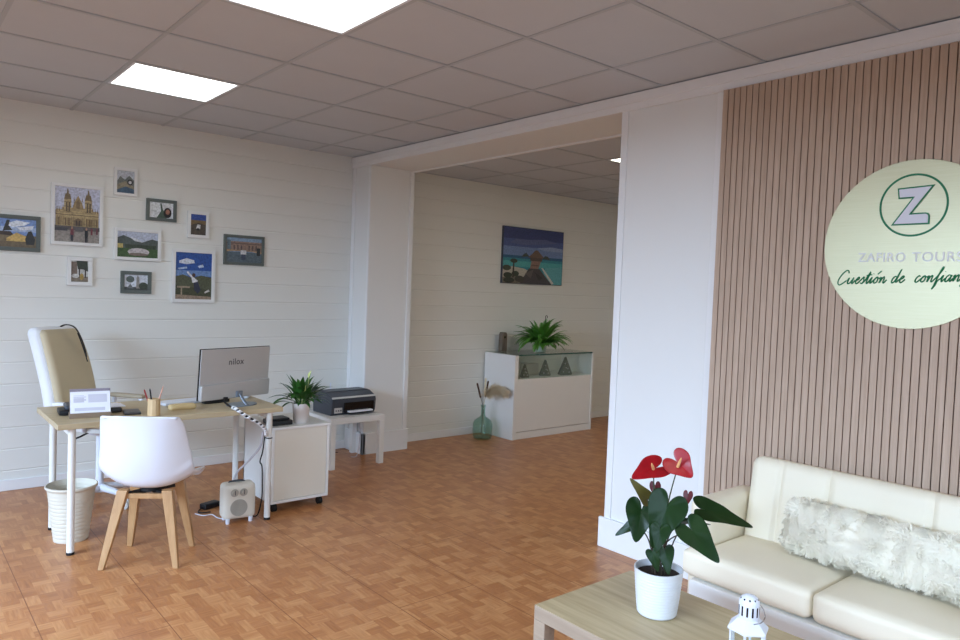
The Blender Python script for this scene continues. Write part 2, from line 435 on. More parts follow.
ceiling('ceiling', XL, XR, YF, YB, H, set(MAIN_LIGHTS), label='white suspended ceiling of square tiles')
FOX, FOY, FH = 3.47, -.31, 2.555
ceiling('ceiling_far', XB, XE, -2.6, YFAR, FH, set(FAR_HOLES), FOX, FOY, label='white tiled ceiling of the farther room')

def ceiling_light(x0, y0, z, label, m, group):
    t = thing('ceiling_light', label, 'ceiling light', (x0 + GX / 2, y0 + GY / 2, z), 0, group)
    a, b_ = GX / 2 - .011, GY / 2 - .011
    f = MB()
    for lo, hi in (((-a, -b_, .001), (a, -b_ + .014, .02)), ((-a, b_ - .014, .001), (a, b_, .02)), ((-a, -b_ + .014, .001), (-a + .014, b_ - .014, .02)), ((a - .014, -b_ + .014, .001), (a, b_ - .014, .02))): f.box(lo, hi)
    f.build('frame', M['white_plastic'], t)
    MB().box((-a + .014, -b_ + .014, .006), (a - .014, b_ - .014, .016)).build('diffuser', m, t)
LBL = {(0, 0): 'square lit LED panel in the ceiling nearest the photo wall', (0, -3): 'square lit LED panel in the ceiling cut off by the top edge'}
for k, (i, j) in enumerate(MAIN_LIGHTS):
    ceiling_light(i * GX, j * GY, H, LBL.get((i, j), 'square lit LED ceiling panel out of view, added to light the office'), M['lamp'], 'LED ceiling panels of the office')
for k, (i, j) in enumerate(FAR_HOLES):
    ceiling_light(FOX + i * GX, FOY + j * GY, FH, 'lit LED ceiling panel of the farther room, seen past the white wall edge' if k == 0 else 'lit LED ceiling panel deep in the farther room', M['lamp_far'], 'LED ceiling panels of the farther room')

# slatted oak panel
t = thing('slat_panel', 'oak slat wall panel with dark gaps behind the cream sofa', 'wall panel', (XR, -2.1, .01))
MB().box((XR - .009, -4.5, .18), (XR - .0005, -2.132, 2.508)).build('backing', M['felt'], t, world=True)
s = MB(); y = -2.13
while y > -4.48:
    s.box((2.199, y - .0272, .181), (2.2162, y, 2.5075)); y -= .0318
s.build('slats', M['slat'], t, world=True)

# round brushed sign on the slats
t = thing('round_sign', 'round pale gold brushed metal company sign on the oak slats', 'sign', (2.198, -3.02, 1.717))
def onwall(x0): return lambda u, v, h: V((x0 - h, u, v))
disc = [(-3.02 + .345 * math.cos(2 * PI * k / 96), 1.717 + .345 * math.sin(2 * PI * k / 96)) for k in range(96)]
MB().prism(disc, onwall(2.1985), .006).build('plate', M['sign'], t, world=True, bevel=.0012)
SX = 2.1924
ring = MB()
R0, R1 = .1280, .1195; cy, cz = -3.022, 1.877
for k in range(72):
    a, b_ = 2 * PI * k / 72, 2 * PI * (k + 1) / 72
    q = [(cy + r * math.cos(x), cz + r * math.sin(x)) for r, x in ((R1, a), (R0, a), (R0, b_), (R1, b_))]
    ring.face([(SX - .0006, u, v) for u, v in q])
ring.build('logo_ring', M['green'], t, world=True)
ZP = [(-2.962, 1.949), (-3.098, 1.954), (-3.020, 1.844), (-3.070, 1.845), (-3.080, 1.842), (-3.086, 1.832), (-3.086, 1.797), (-2.944, 1.797), (-3.018, 1.905), (-2.967, 1.905)]
def shrink(poly, d):
    n = len(poly); out = []
    area = sum(poly[i][0] * poly[(i + 1) % n][1] - poly[(i + 1) % n][0] * poly[i][1] for i in range(n))
    sg = 1 if area > 0 else -1
    for i in range(n):
        p0, p1, p2 = V(poly[i - 1]).to_2d(), V(poly[i]).to_2d(), V(poly[(i + 1) % n]).to_2d()
        a = (p1 - p0).normalized(); b_ = (p2 - p1).normalized()
        n1 = V((-a.y, a.x)) * sg; n2 = V((-b_.y, b_.x)) * sg
        m = (n1 + n2).normalized(); out.append(tuple(p1 + m * (d / max(.35, m.dot(n1)))))
    return out
MB().prism(ZP, onwall(SX), .004).build('logo_letter', M['green'], t, world=True)
MB().prism(shrink(ZP, .0058), onwall(SX - .004), .0012).build('logo_letter_face', M['lavender'], t, world=True)

def text_mesh(body, size, bold=0.):
    cu = bpy.data.curves.new('lettering', 'FONT'); cu.body = body; cu.size = size; cu.extrude = .0012; cu.offset = bold; cu.space_character = 1.1; cu.align_x = 'LEFT'
    o = bpy.data.objects.new('lettering', cu); COL.objects.link(o)
    bpy.context.view_layer.update()
    me = bpy.data.meshes.new_from_object(o.evaluated_get(bpy.context.evaluated_depsgraph_get()))
    bpy.data.objects.remove(o); bpy.data.curves.remove(cu)
    return me
def text_obj(name, body, width, height, origin, ex, ey, m, parent, bold=.012):
    me = text_mesh(body, 1., bold)
    xs = [v.co.x for v in me.vertices]; ys = [v.co.y for v in me.vertices]
    sx = width / (max(xs) - min(xs)); sy = height / (max(ys) - min(ys)); x0, y0 = min(xs), min(ys)
    ex, ey = V(ex), V(ey); ez = ex.cross(ey)
    root = parent
    while root.parent: root = root.parent
    inv = Matrix.LocRotScale(root.location, root.rotation_euler, None).inverted()
    for v in me.vertices:
        v.co = inv @ (V(origin) + ex * ((v.co.x - x0) * sx) + ey * ((v.co.y - y0) * sy) + ez * v.co.z * .6)
    me.materials.clear(); me.materials.append(m)
    o = bpy.data.objects.new(name, me); COL.objects.link(o); o.parent = parent
    return o
text_obj('lettering', 'ZAFIRO', .186, .039, (SX - .001, -2.820, 1.647), (0, -1, 0), (0, 0, 1), M['silver_text'], t)
text_obj('lettering', 'TOURS', .180, .039, (SX - .001, -3.030, 1.647), (0, -1, 0), (0, 0, 1), M['silver_text'], t)

# slogan in joined-up handwriting, drawn letter by letter (x-height 1)
G = {
 'C': (1.75, [[(1.55, 1.75), (1.35, 2.15), (.95, 2.2), (.45, 1.6), (.2, .8), (.3, .1), (.7, -.15), (1.15, .1), (1.6, .55)]]),
 'u': (1.3, [[(0, .5), (.2, 1.0), (.15, .3), (.35, 0), (.7, .3), (.95, 1.0), (.9, .25), (1.05, 0), (1.3, .5)]]),
 'e': (.95, [[(0, .5), (.45, .6), (.65, .9), (.45, 1.05), (.2, .6), (.3, .1), (.55, 0), (.95, .5)]]),
 's': (.8, [[(0, .5), (.4, 1.1), (.45, .8), (.6, .4), (.45, .02), (.15, .1), (.45, 0), (.8, .5)]]),
 't': (.75, [[(0, .5), (.4, 1.9), (.3, .6), (.35, .05), (.5, 0), (.75, .5)], [(-.05, 1.3), (.8, 1.4)]]),
 'i': (.6, [[(0, .5), (.2, 1.0), (.17, .25), (.3, 0), (.6, .5)], [(.27, 1.5), (.3, 1.56)]]),
 'o': (.95, [[(0, .5), (.5, 1.0), (.2, .8), (.1, .3), (.35, 0), (.65, .3), (.6, .85), (.45, 1.0), (.7, .8), (.95, .85)]]),
 'n': (1.2, [[(0, .6), (.15, 1.0), (.15, 0), (.35, .7), (.6, 1.0), (.7, .7), (.7, .2), (.85, 0), (1.2, .5)]]),
 'd': (1.15, [[(.7, .9), (.4, 1.0), (.12, .6), (.15, .1), (.4, 0), (.7, .6), (.95, 2.1), (.8, .5), (.85, .05), (1.15, .45)]]),
 'c': (.85, [[(.65, .85), (.45, 1.02), (.15, .6), (.18, .12), (.45, 0), (.85, .5)]]),
 'f': (.8, [[(0, .5), (.4, 1.4), (.6, 2.1), (.45, 2.2), (.3, 1.2), (.2, -.6), (.1, -1.1), (.35, -.6), (.45, .1), (.8, .5)]]),
 'a': (1.15, [[(.7, .9), (.4, 1.0), (.12, .6), (.15, .1), (.4, 0), (.7, .6), (.8, 1.0), (.75, .25), (.9, 0), (1.15, .5)]]),
 'z': (1.0, [[(0, .5), (.25, .95), (.6, .95), (.2, .1), (.5, .1), (.4, -.6), (.2, -.7), (.45, -.1), (1.0, .5)]]),
}
acc = [[(.35, 1.45), (.75, 1.95)]]
x = 0.; words = [[]]
for ch in 'Cuestión de  confianza':
    if ch == ' ':
        x += .75
        if words[-1]: words.append([])
        continue
    g = 'o' if ch == 'ó' else ch
    w, ss = G[g]
    for st in ss + (acc if ch == 'ó' else []): words[-1].append([(x + a + .35 * b_, b_) for a, b_ in st])
    x += w
SW = .0243; SH = .026
y0, z0 = -2.734, 1.551
for wd in words:
    mb = MB()
    for st in wd:
        pts = [V((SX - .0012, y0 - a * SW, z0 + b_ * SH + a * SW * .04)) for a, b_ in st]
        mb.tube(pts, .0027, 6, True, 0, 4 if len(pts) > 2 else 0)
    mb.build('slogan_word', M['green'], t, world=True)

# ------------------------------------------------------------------ pictures on the walls
def print_mesh(shapes, x0, x1, z0, z1, y):
    """coloured areas of one photograph, in the plane y, each area 0.15 mm above the last"""
    me = bpy.data.meshes.new('photo_print'); vs = []; fs = []; cols = []
    shapes = [((0, 0, 1, 1), shapes[0])] + list(shapes[1:])
    for k, (poly, colr) in enumerate(shapes):
        if len(poly) == 4 and not isinstance(poly[0], tuple):
            a, b_, c_, d = poly; poly = [(a, b_), (c_, b_), (c_, d), (a, d)]
        s = len(vs)
        for u, v in poly: vs.append((x0 + (x1 - x0) * min(1, max(0, u)), y - k * .00012, z0 + (z1 - z0) * min(1, max(0, v))))
        fs.append(list(range(s, s + len(poly)))); cols.append(colr)
    me.from_pydata(vs, [], fs)
    ca = me.color_attributes.new('Col', 'FLOAT_COLOR', 'CORNER')
    for p, c_ in zip(me.polygons, cols):
        for li in p.loop_indices: ca.data[li].color = lin(c_) + (1,)
    me.materials.append(M['photo'])
    return me
def ell(cx, cy, rx, ry, n=14): return [(cx + rx * math.cos(2 * PI * k / n), cy + ry * math.sin(2 * PI * k / n)) for k in range(n)]
def figure(cx, base, h, body, legs, head=(190, 150, 120)):
    w = h * .14
    return [([(cx - w * .7, base), (cx - w * .1, base), (cx, base + h * .4), (cx + w * .1, base), (cx + w * .7, base), (cx + w * .8, base + h * .5), (cx - w * .8, base + h * .5)], legs),
            ([(cx - w, base + h * .42), (cx + w, base + h * .42), (cx + w * .8, base + h * .82), (cx - w * .8, base + h * .82)], body), (ell(cx, base + h * .9, w * .55, h * .1, 8), head)]
def picture(name, label, x0, x1, z0, z1, shapes, m, border, mount=None, depth=.018, group='framed photos on the picture wall', wall=YB):
    t = thing(name, label, 'picture', ((x0 + x1) / 2, wall - .002, z0), 0, group)
    yb, yf = wall - .0025, wall - .0025 - depth
    f = MB(); b_ = border
    f.box((x0, yf, z0), (x1, yb, z0 + b_)).box((x0, yf, z1 - b_), (x1, yb, z1)).box((x0, yf, z0 + b_), (x0 + b_, yb, z1 - b_)).box((x1 - b_, yf, z0 + b_), (x1, yb, z1 - b_))
    f.build('frame', m, t, world=True, bevel=.002)
    MB().box((x0 + b_ * .9, yb - depth * .45, z0 + b_ * .9), (x1 - b_ * .9, yb, z1 - b_ * .9)).build('backing', M['paper'], t, world=True)
    a = b_ + (mount or 0)
    me = print_mesh(shapes, x0 + a, x1 - a, z0 + a, z1 - a, yb - depth * .45 - .0005)
    me.transform(Matrix.Translation(-V(t.location)))
    o = bpy.data.objects.new('photo_print', me); COL.objects.link(o); o.parent = t
# twin-towered stone church
ST = (186, 164, 118); SD = (126, 106, 76); SK = (196, 200, 220)
ch = [SK, ((0, 0, 1, .24), (150, 142, 134)), ((.02, .27, .98, .5), ST), ((.02, .47, .16, .58), ST), ((.84, .47, .98, .58), ST),
      ((.16, .48, .84, .63), ST), ((.02, .485, .98, .505), SD),
      ((.2, .5, .36, .78), ST), ([(.2, .78), (.36, .78), (.33, .88), (.23, .88)], SD), ([(.25, .86), (.31, .86), (.29, .97), (.27, .97)], SD),
      ((.66, .5, .82, .78), ST), ([(.66, .78), (.82, .78), (.79, .88), (.69, .88)], SD), ([(.71, .86), (.77, .86), (.75, .97), (.73, .97)], SD),
      ([(.38, .6), (.64, .6), (.6, .72), (.56, .78), (.51, .86), (.46, .78), (.42, .72)], (160, 138, 98)), ([(.47, .62), (.55, .62), (.55, .74), (.51, .78), (.47, .74)], SD)]
for v in (.33, .42, .53, .58):
    ch.append(((.03, v, .97, v + .008), (150, 130, 94)))
for u, v in ((.1, .6), (.18, .64), (.42, .8), (.6, .8), (.84, .64), (.9, .6), (.05, .6), (.95, .6)): ch.append(([(u - .012, v - .05), (u + .012, v - .05), (u, v + .05)], SD))
for v in (.55, .64, .72):
    for u in (.2, .66): ch.append(((u, v, u + .16, v + .012), (120, 100, 72)))
for u in (.05, .1, .13, .18, .36, .4, .6, .64, .84, .88): ch.append(((u, .3, u + .012, .47), (140, 120, 86)))
for u in (.07, .22, .28, .31, .69, .75, .79, .92): ch.append(((u, .3, u + .03, .44), SD))
for u in (.24, .3, .7, .76): ch.append(((u, .56, u + .03, .73), (104, 90, 70)))
ch += [([(.42, .3), (.6, .3), (.6, .4), (.51, .45), (.42, .4)], SD), ((.46, .3, .5, .4), (70, 56, 44)), ((.52, .3, .56, .4), (70, 56, 44)), ((0, .22, 1, .29), (92, 84, 82)),
       ((.0, .2, .28, .26), (70, 66, 70)), ((.45, .2, .62, .27), (96, 92, 92)), ((.8, .15, .84, .27), (130, 60, 70)), ((.92, .16, .96, .27), (110, 60, 66))]
ch += figure(.38, .02, .27, (120, 56, 66), (36, 40, 54)) + figure(.7, .0, .28, (30, 34, 40), (28, 30, 38))
picture('photo_frame', 'large white framed photo of a stone church with two towers', -.115, .207, 1.673, 2.095, ch, M['frame_white'], .022)
picture('photo_frame', 'grey framed landscape with a yellow hut cut by the left edge', -.45, -.175, 1.612, 1.850,
        [(120, 150, 205), ((0, .55, 1, .72), (170, 190, 220)), ([(.2, .8), (.5, .95), (.85, .9), (.7, .78), (.4, .7)], (225, 232, 240)), ([(.5, .7), (.95, .8), (.9, .66), (.6, .6)], (220, 226, 236)),
         ((0, 0, 1, .42), (120, 106, 78)), ([(.0, .42), (0, .55), (.35, .55), (.45, .4)], (62, 50, 40)), ([(.25, .3), (.5, .52), (.78, .38), (.78, .2), (.25, .2)], (206, 174, 100)), ((0, 0, 1, .2), (112, 96, 70)),
         ([(.15, .55), (.25, .95), (.33, .95), (.3, .75), (.4, .6)], (50, 48, 44)), ([(.75, .1), (.72, .3), (.8, .58), (.88, .6), (.98, .3), (.95, .1)], (40, 40, 36))], M['frame_grey'], .026)
picture('photo_frame', 'smallest white framed mountain photo at the top of the picture wall', .274, .429, 2.053, 2.252,
        [(190, 196, 206), ([(0, .5), (.2, .75), (.45, .6), (.7, .8), (1, .6), (1, 0), (0, 0)], (110, 116, 112)), ([(0, .35), (.5, .55), (1, .3), (1, 0), (0, 0)], (146, 138, 116)), ([(0, .12), (.5, .3), (1, .2), (1, 0), (0, 0)], (70, 96, 120)),
         (ell(.76, .5, .17, .13), (40, 40, 44)), (ell(.76, .5, .09, .07), (220, 220, 220))], M['frame_white'], .02)
picture('photo_frame', 'grey framed photo of a green statue with raised arm', .494, .710, 1.893, 2.055,
        [(226, 230, 232), ([(.3, 0), (.48, .45), (.44, .95), (.5, .95), (.56, .55), (.7, .3), (.72, 0)], (74, 92, 80)), (ell(.76, .36, .17, .34), (30, 26, 30)), (ell(.76, .42, .09, .17), (170, 120, 100))], M['frame_grey'], .024)
picture('photo_frame', 'small white framed photo of a brown hill under deep blue sky', .792, .956, 1.788, 1.993,
        [(58, 84, 160), ((0, 0, 1, .72), (128, 108, 76)), ([(0, .45), (.5, .6), (1, .5), (1, 0), (0, 0)], (86, 78, 68)), ([(.35, .3), (.45, .52), (.65, .5), (.62, .3)], (214, 214, 214)), ((.4, .22, .58, .33), (40, 40, 44))], M['frame_white'], .024)
picture('photo_frame', 'white framed photo of a pale boulder on a green meadow', .281, .603, 1.591, 1.820,
        [(188, 196, 214), ([(0, .75), (.15, .85), (.4, .7), (.6, .6), (.85, .75), (1, .7), (1, 0), (0, 0)], (84, 92, 88)), ([(.3, .8), (.5, .72), (.62, .6), (.42, .64)], (210, 214, 220)), ((0, 0, 1, .35), (66, 92, 50)), ((0, .35, .14, .52), (196, 178, 110)),
         ([(.2, .35), (.18, .5), (.95, .5), (.95, .35)], (60, 72, 56)), (ell(.52, .22, .27, .15), (196, 190, 192)), (ell(.52, .12, .25, .06), (122, 108, 98))], M['frame_white'], .022)
picture('photo_frame', 'grey framed photo of a plaza hung farthest right on the picture wall', 1.074, 1.408, 1.598, 1.837,
        [(134, 160, 186), ((0, .45, 1, .85), (150, 126, 112)), ((0, .75, 1, .79), (112, 96, 90)), ((0, 0, 1, .42), (92, 108, 118)), ([(0, .42), (.45, .5), (.55, .5), (1, .38), (1, .46), (0, .5)], (186, 152, 116))]
        + [((u, .5, u + .04, .7), (98, 84, 82)) for u in (.2, .3, .4, .62, .72, .82)] + [((.02, .52, .12, .9), (110, 130, 140)), ((.86, .3, .96, .62), (44, 46, 50)), ((.4, .32, .56, .5), (220, 220, 222)), ((.42, .1, .54, .33), (66, 76, 96))], M['frame_grey'], .022)
picture('photo_frame', 'small white framed street photo with trees under the church photo', -.014, .144, 1.394, 1.593,
        [(196, 196, 190), ((0, 0, 1, .25), (128, 116, 100)), ((0, .3, .35, .95), (120, 104, 92)), ([(.3, 1), (.95, 1), (1, .5), (.7, .6), (.4, .6)], (54, 60, 44)), ((.45, .2, .52, .7), (50, 42, 36)), ((.8, .2, .88, .7), (50, 42, 36)), (ell(.62, .25, .12, .16), (170, 140, 70)), (ell(.25, .28, .22, .1), (206, 204, 200))], M['frame_white'], .026)
picture('photo_frame', 'small grey framed photo of a tall tower, lowest in the middle', .329, .540, 1.348, 1.511,
        [(214, 220, 230), ((0, 0, 1, .2), (74, 78, 76)), ([(.5, .1), (.52, .8), (.57, .98), (.63, .8), (.68, .1)], (150, 146, 140)), (ell(.25, .7, .18, .22), (90, 100, 96)), ([(.1, .1), (.25, .4), (.4, .1)], (112, 118, 120)), (ell(.82, .28, .2, .24), (62, 72, 60))], M['frame_grey'], .026)
picture('photo_frame', 'large white framed photo of a person leaping under deep blue sky', .685, 1.010, 1.289, 1.698,
        [(44, 84, 158), ((0, .5, 1, .62), (110, 142, 190)), ([(.1, .82), (.3, .88), (.5, .84), (.52, .78), (.3, .75), (.1, .77)], (216, 222, 232)), ([(.6, .72), (.75, .76), (.78, .7), (.65, .68)], (190, 204, 224)), ([(.05, .66), (.3, .7), (.32, .66), (.1, .63)], (170, 190, 216)),
         ([(0, .48), (.2, .53), (.45, .46), (.7, .52), (1, .48), (1, 0), (0, 0)], (84, 88, 66)), ((0, 0, 1, .12), (150, 130, 110)), ([(0, .1), (1, .06), (1, .2), (0, .3)], (70, 74, 52)), ((.15, .08, .19, .28), (156, 140, 118)), ((.05, .24, .4, .28), (156, 140, 118)),
         ([(.3, .58), (.34, .6), (.52, .46), (.62, .4), (.56, .34), (.46, .36), (.44, .46)], (226, 228, 232)), ([(.5, .36), (.62, .38), (.7, .2), (.62, .12), (.52, .2)], (48, 52, 74)), (ell(.5, .52, .05, .045, 10), (70, 52, 46)), ([(.8, .16), (.92, .22), (.95, .18), (.82, .13)], (210, 206, 200))], M['frame_white'], .026)
# beach canvas in the far room
t = thing('beach_canvas', 'unframed canvas print of a jetty over turquoise sea in the farther room', 'picture', (4.41, YFAR - .002, 1.55))
MB().box((3.96, YFAR - .026, 1.556), (4.865, YFAR - .0012, 2.153)).build('canvas', M['canvas_edge'], t, world=True)
me = print_mesh([(58, 70, 122), ((0, .5, 1, .8), (76, 94, 150)), ((0, .5, 1, .66), (112, 136, 184)), ([(.1, .72), (.3, .7), (.5, .72), (.9, .78), (.7, .83), (.4, .8), (.2, .8)], (90, 100, 148)), ([(.55, .66), (.8, .7), (1, .68), (1, .62), (.7, .62)], (140, 158, 196)),
                 ((0, 0, 1, .5), (50, 138, 150)), ((0, .45, 1, .5), (38, 92, 130)), ((0, .3, 1, .4), (76, 168, 172)), ([(.6, .0), (.7, .3), (1, .34), (1, 0)], (96, 170, 178)), ([(0, 0), (0, .24), (.14, .3), (.34, .27), (.45, .22), (.3, .0)], (186, 182, 170)), ([(0, 0), (0, .1), (.2, .14), (.34, .1), (.3, 0)], (120, 112, 100)),
                 ([(.42, .28), (.6, .28), (.82, 0), (.28, 0)], (70, 66, 70)), ([(.36, .18), (.5, .27), (.46, .1)], (96, 90, 88)), ([(.52, .22), (.66, .12), (.6, .06)], (50, 48, 52)), ([(.44, .28), (.58, .28), (.62, .42), (.46, .42)], (140, 110, 98)), ([(.46, .33), (.58, .33), (.585, .35), (.465, .35)], (100, 80, 74)), ([(.63, .3), (.66, .3), (.86, .02), (.82, 0)], (206, 206, 200)),
                 ((.44, .42, .64, .49), (84, 70, 64)), ([(.40, .48), (.46, .54), (.52, .62), (.56, .62), (.62, .55), (.68, .48)], (108, 86, 74)), ([(.29, .48), (.33, .54), (.37, .56), (.42, .5)], (60, 70, 66)), ([(.64, .47), (.69, .53), (.74, .52), (.78, .46)], (60, 70, 66)),
                 (ell(.06, .27, .07, .05), (60, 72, 56)), (ell(.08, .14, .07, .05), (46, 58, 46)), (ell(.2, .17, .06, .05), (54, 64, 52)), (ell(.27, .08, .08, .06), (66, 66, 60)), (ell(.1, .05, .09, .05), (50, 56, 48)), ([(.15, .1), (.16, .4), (.18, .4), (.18, .1)], (58, 54, 48)), (ell(.17, .4, .06, .04), (52, 64, 50))], 3.965, 4.86, 1.561, 2.148, YFAR - .0265)
me.transform(Matrix.Translation(-V(t.location)))
o = bpy.data.objects.new('photo_print', me); COL.objects.link(o); o.parent = t

# ------------------------------------------------------------------ desk group
DZ = .70
t = thing('desk', 'oak topped desk on round white metal legs under the picture wall', 'desk', (.29, .3, 0))
MB().box((-.32, 0, DZ - .03), (.9, .61, DZ)).build('desktop', M['oak'], t, world=True, bevel=.002)
for x, y in ((-.245, .05), (-.25, .53), (.828, .036), (.828, .56)):
    lg = MB().cyl((x, y, .012), (x, y, DZ - .031), .0185, n=24).build('leg', M['white_metal'], t, world=True, smooth=True)
    MB().cyl((x, y, 0), (x, y, .014), .0195, n=24).build('foot', M['rubber'], lg, world=True, smooth=True)
fr = MB()
fr.box((-.262, .06, DZ - .068), (-.232, .52, DZ - .031)); fr.box((.813, .06, DZ - .068), (.843, .54, DZ - .031)); fr.box((-.23, .52, DZ - .068), (.81, .545, DZ - .031))
fr.box((-.23, .30, DZ - .085), (.05, .312, DZ - .031))
fr.build('frame', M['white_metal'], t, world=True, bevel=.002)

# visitor chair
def visitor_chair():
    t = thing('shell_chair', 'white moulded shell chair with splayed beech legs before the desk', 'chair', (.08, -.215, 0), math.atan2(.83, .55) - PI / 2)
    prof = [(.268, .362), (.238, .392), (.13, .405), (.03, .392), (-.07, .392), (-.135, .42), (-.175, .49), (-.205, .58), (-.225, .69), (-.238, .768), (-.242, .786)]
    wid = [.17, .208, .226, .234, .236, .232, .226, .216, .205, .192, .176]
    curl = [.008, .024, .045, .068, .088, .096, .082, .055, .026, .0, -.006]
    wrap = [0, 0, 0, .0, .015, .045, .075, .085, .072, .05, .035]
    pr = spline([V((0, a, b_)) for a, b_ in prof], 3)
    def ip(arr, f):
        k = min(int(f), len(arr) - 2); u = f - k; u = u * u * (3 - 2 * u); return arr[k] * (1 - u) + arr[k + 1] * u
    NV = len(pr) - 1
    def fn(u, v):
        i = v * NV; p = pr[int(round(i))]; f = v * (len(prof) - 1); s = u * 2 - 1
        a = abs(s)
        return V((s * ip(wid, f), p.y + ip(wrap, f) * a ** 2.4, p.z + ip(curl, f) * a ** 2.4 - (.02 * a ** 4 if v > .97 else 0)))
    MB().grid(fn, 16, NV).build('seat_shell', M['white_plastic'], t, smooth=True, solid=.009, subd=1)
    # seat pad of the same white
    fr = MB()
    fr.box((-.13, -.012, .352), (.13, .012, .372), RZ(PI / 4), (0, 0, .36)); fr.box((-.13, -.012, .352), (.13, .012, .372), RZ(-PI / 4), (0, 0, .36)); fr.cyl((0, -.02, .366), (0, -.02, .392), .05, n=20)
    fr.build('under_frame', M['rubber'], t, bevel=.002)
    W = RZ(t.rotation_euler.z).inverted(); c0 = V((.08, -.215, 0))
    for q in ((-.166, -.258), (.139, -.437), (.036, .01), (.306, -.173)):
        f = W @ (V((q[0], q[1], 0)) - c0)
        top = V((math.copysign(.108, f.x), math.copysign(.095, f.y), .385))
        lg = MB(); n = 4; d, s, u = basis(top - f); rings = []
        for k in range(6):
            kk = k / 5; p = f.lerp(top, kk); r = .013 + .012 * kk ** .8
            rings.append([lg.bm.verts.new(V((p.x, p.y, p.z)) + V((a * r * 1.05, b_ * r * .9, 0))) for a, b_ in ((-1, -1), (1, -1), (1, 1), (-1, 1))])
        lg.skin(rings); lg.build('leg', M['beech'], t, bevel=.004)
    br = MB()
    for a in (-1, 1):
        br.box((-.105, a * .095 - .01, .34), (.105, a * .095 + .01, .366))
    br.build('rail', M['beech'], t, bevel=.003)
visitor_chair()

# office chair
def office_chair():
    t = thing('office_chair', 'beige and white high-backed office chair behind the desk', 'office chair', (.085, .94, 0), math.atan2(-.8, .6) + PI / 2)
    # local: facing -y
    Rt = Matrix.Rotation(math.radians(-17), 3, 'X')
    MB().box((-.19, -.2, .492), (.19, .19, .522)).build('seat_plate', M['light_grey'], t, bevel=.004)
    MB().tube([(-.1, -.02, .485), (-.2, -.03, .47), (-.27, -.03, .462)], .006, 8).build('lever', M['black_plastic'], t, smooth=True)
    MB().rbox((0, -.01, .553), (.42, .44, .06), .028, 8, puff=.008).build('seat', M['chair_beige'], t, smooth=True)
    sh = MB()
    def bfn(q, p): q = V(q); q.y += .025 * p.z ** 2; q.x *= 1 - .10 * max(0, p.z) ** 2; return q
    sh.rbox((0, .275, .845), (.40, .085, .60), .045, 10, rot=Rt, fn=bfn)
    sh.build('backrest', M['chair_white'], t, smooth=True)
    pd = MB()
    def pfn(q, p):
        q = bfn(q, p)
        q.y += .012 * math.exp(-((q.z - .08) / .01) ** 2)
        return q
    pd.rbox((0, .24, .845), (.345, .07, .565), .035, 14, rot=Rt, fn=pfn)
    pd.build('back_pad', M['chair_beige'], t, smooth=True)
    for s in (-1, 1):
        a = MB().rbox((s * .238, -.0, .665), (.05, .27, .028), .013, 6).build('armrest', M['armpad'] if s > 0 else M['chair_white'], t, smooth=True)
        MB().tube([(s * .238, -.10, .655), (s * .241, -.125, .62), (s * .258, -.10, .57), (s * .2, -.05, .508)], .014, 10, smooth_path=4).build('support', M['white_plastic'], a, smooth=True)
        MB().tube([(s * .238, .1, .655), (s * .258, .12, .58), (s * .2, .1, .508)], .014, 10, smooth_path=4).build('support', M['white_plastic'], a, smooth=True)
    MB().cyl((0, 0, .45), (0, 0, .491), .07, .1).cyl((0, 0, .11), (0, 0, .45), .024).build('gas_lift', M['white_plastic'], t, smooth=True)
    b = MB()
    b.cyl((0, 0, .075), (0, 0, .125), .045, .035)
    for k in range(5):
        an = 2 * PI * k / 5 + .75
        e = V((math.cos(an), math.sin(an), 0))
        b.tube([V((0, 0, .10)) + e * .03, V((0, 0, .09)) + e * .15, V((0, 0, .065)) + e * .26], [.026, .02, .015], 10)
    b.build('star_base', M['white_plastic'], t, smooth=True)
    for k in range(5):
        an = 2 * PI * k / 5 + .75; e = V((math.cos(an), math.sin(an), 0)); sd = V((-e.y, e.x, 0)); c_ = e * .26 + V((0, 0, .026))
        MB().cyl(c_ - sd * .024, c_ - sd * .006, .026, n=18).cyl(c_ + sd * .006, c_ + sd * .024, .026, n=18).cyl(c_ - sd * .006, c_ + sd * .006, .012, n=10).cyl(c_ + V((0, 0, .01)), c_ + V((0, 0, .045)), .008, n=8).build('caster', M['light_grey'], t, smooth=True)
office_chair()
mb = MB().tube([(-.10, 1.20, 1.128), (-.078, 1.155, 1.142), (-.035, 1.125, 1.125), (.0, 1.125, 1.06), (.025, 1.12, .98), (.032, 1.11, .93)], .011, 8, smooth_path=5, flat=.4)
mb.tube([(-.02, 1.12, 1.09), (.012, 1.125, 1.0), (.04, 1.115, .90)], .007, 8, smooth_path=5, flat=.4)
tag(mb.build('shoulder_strap', M['black_plastic'], smooth=True), 'black strap hung over the corner of the office chair back', 'strap')

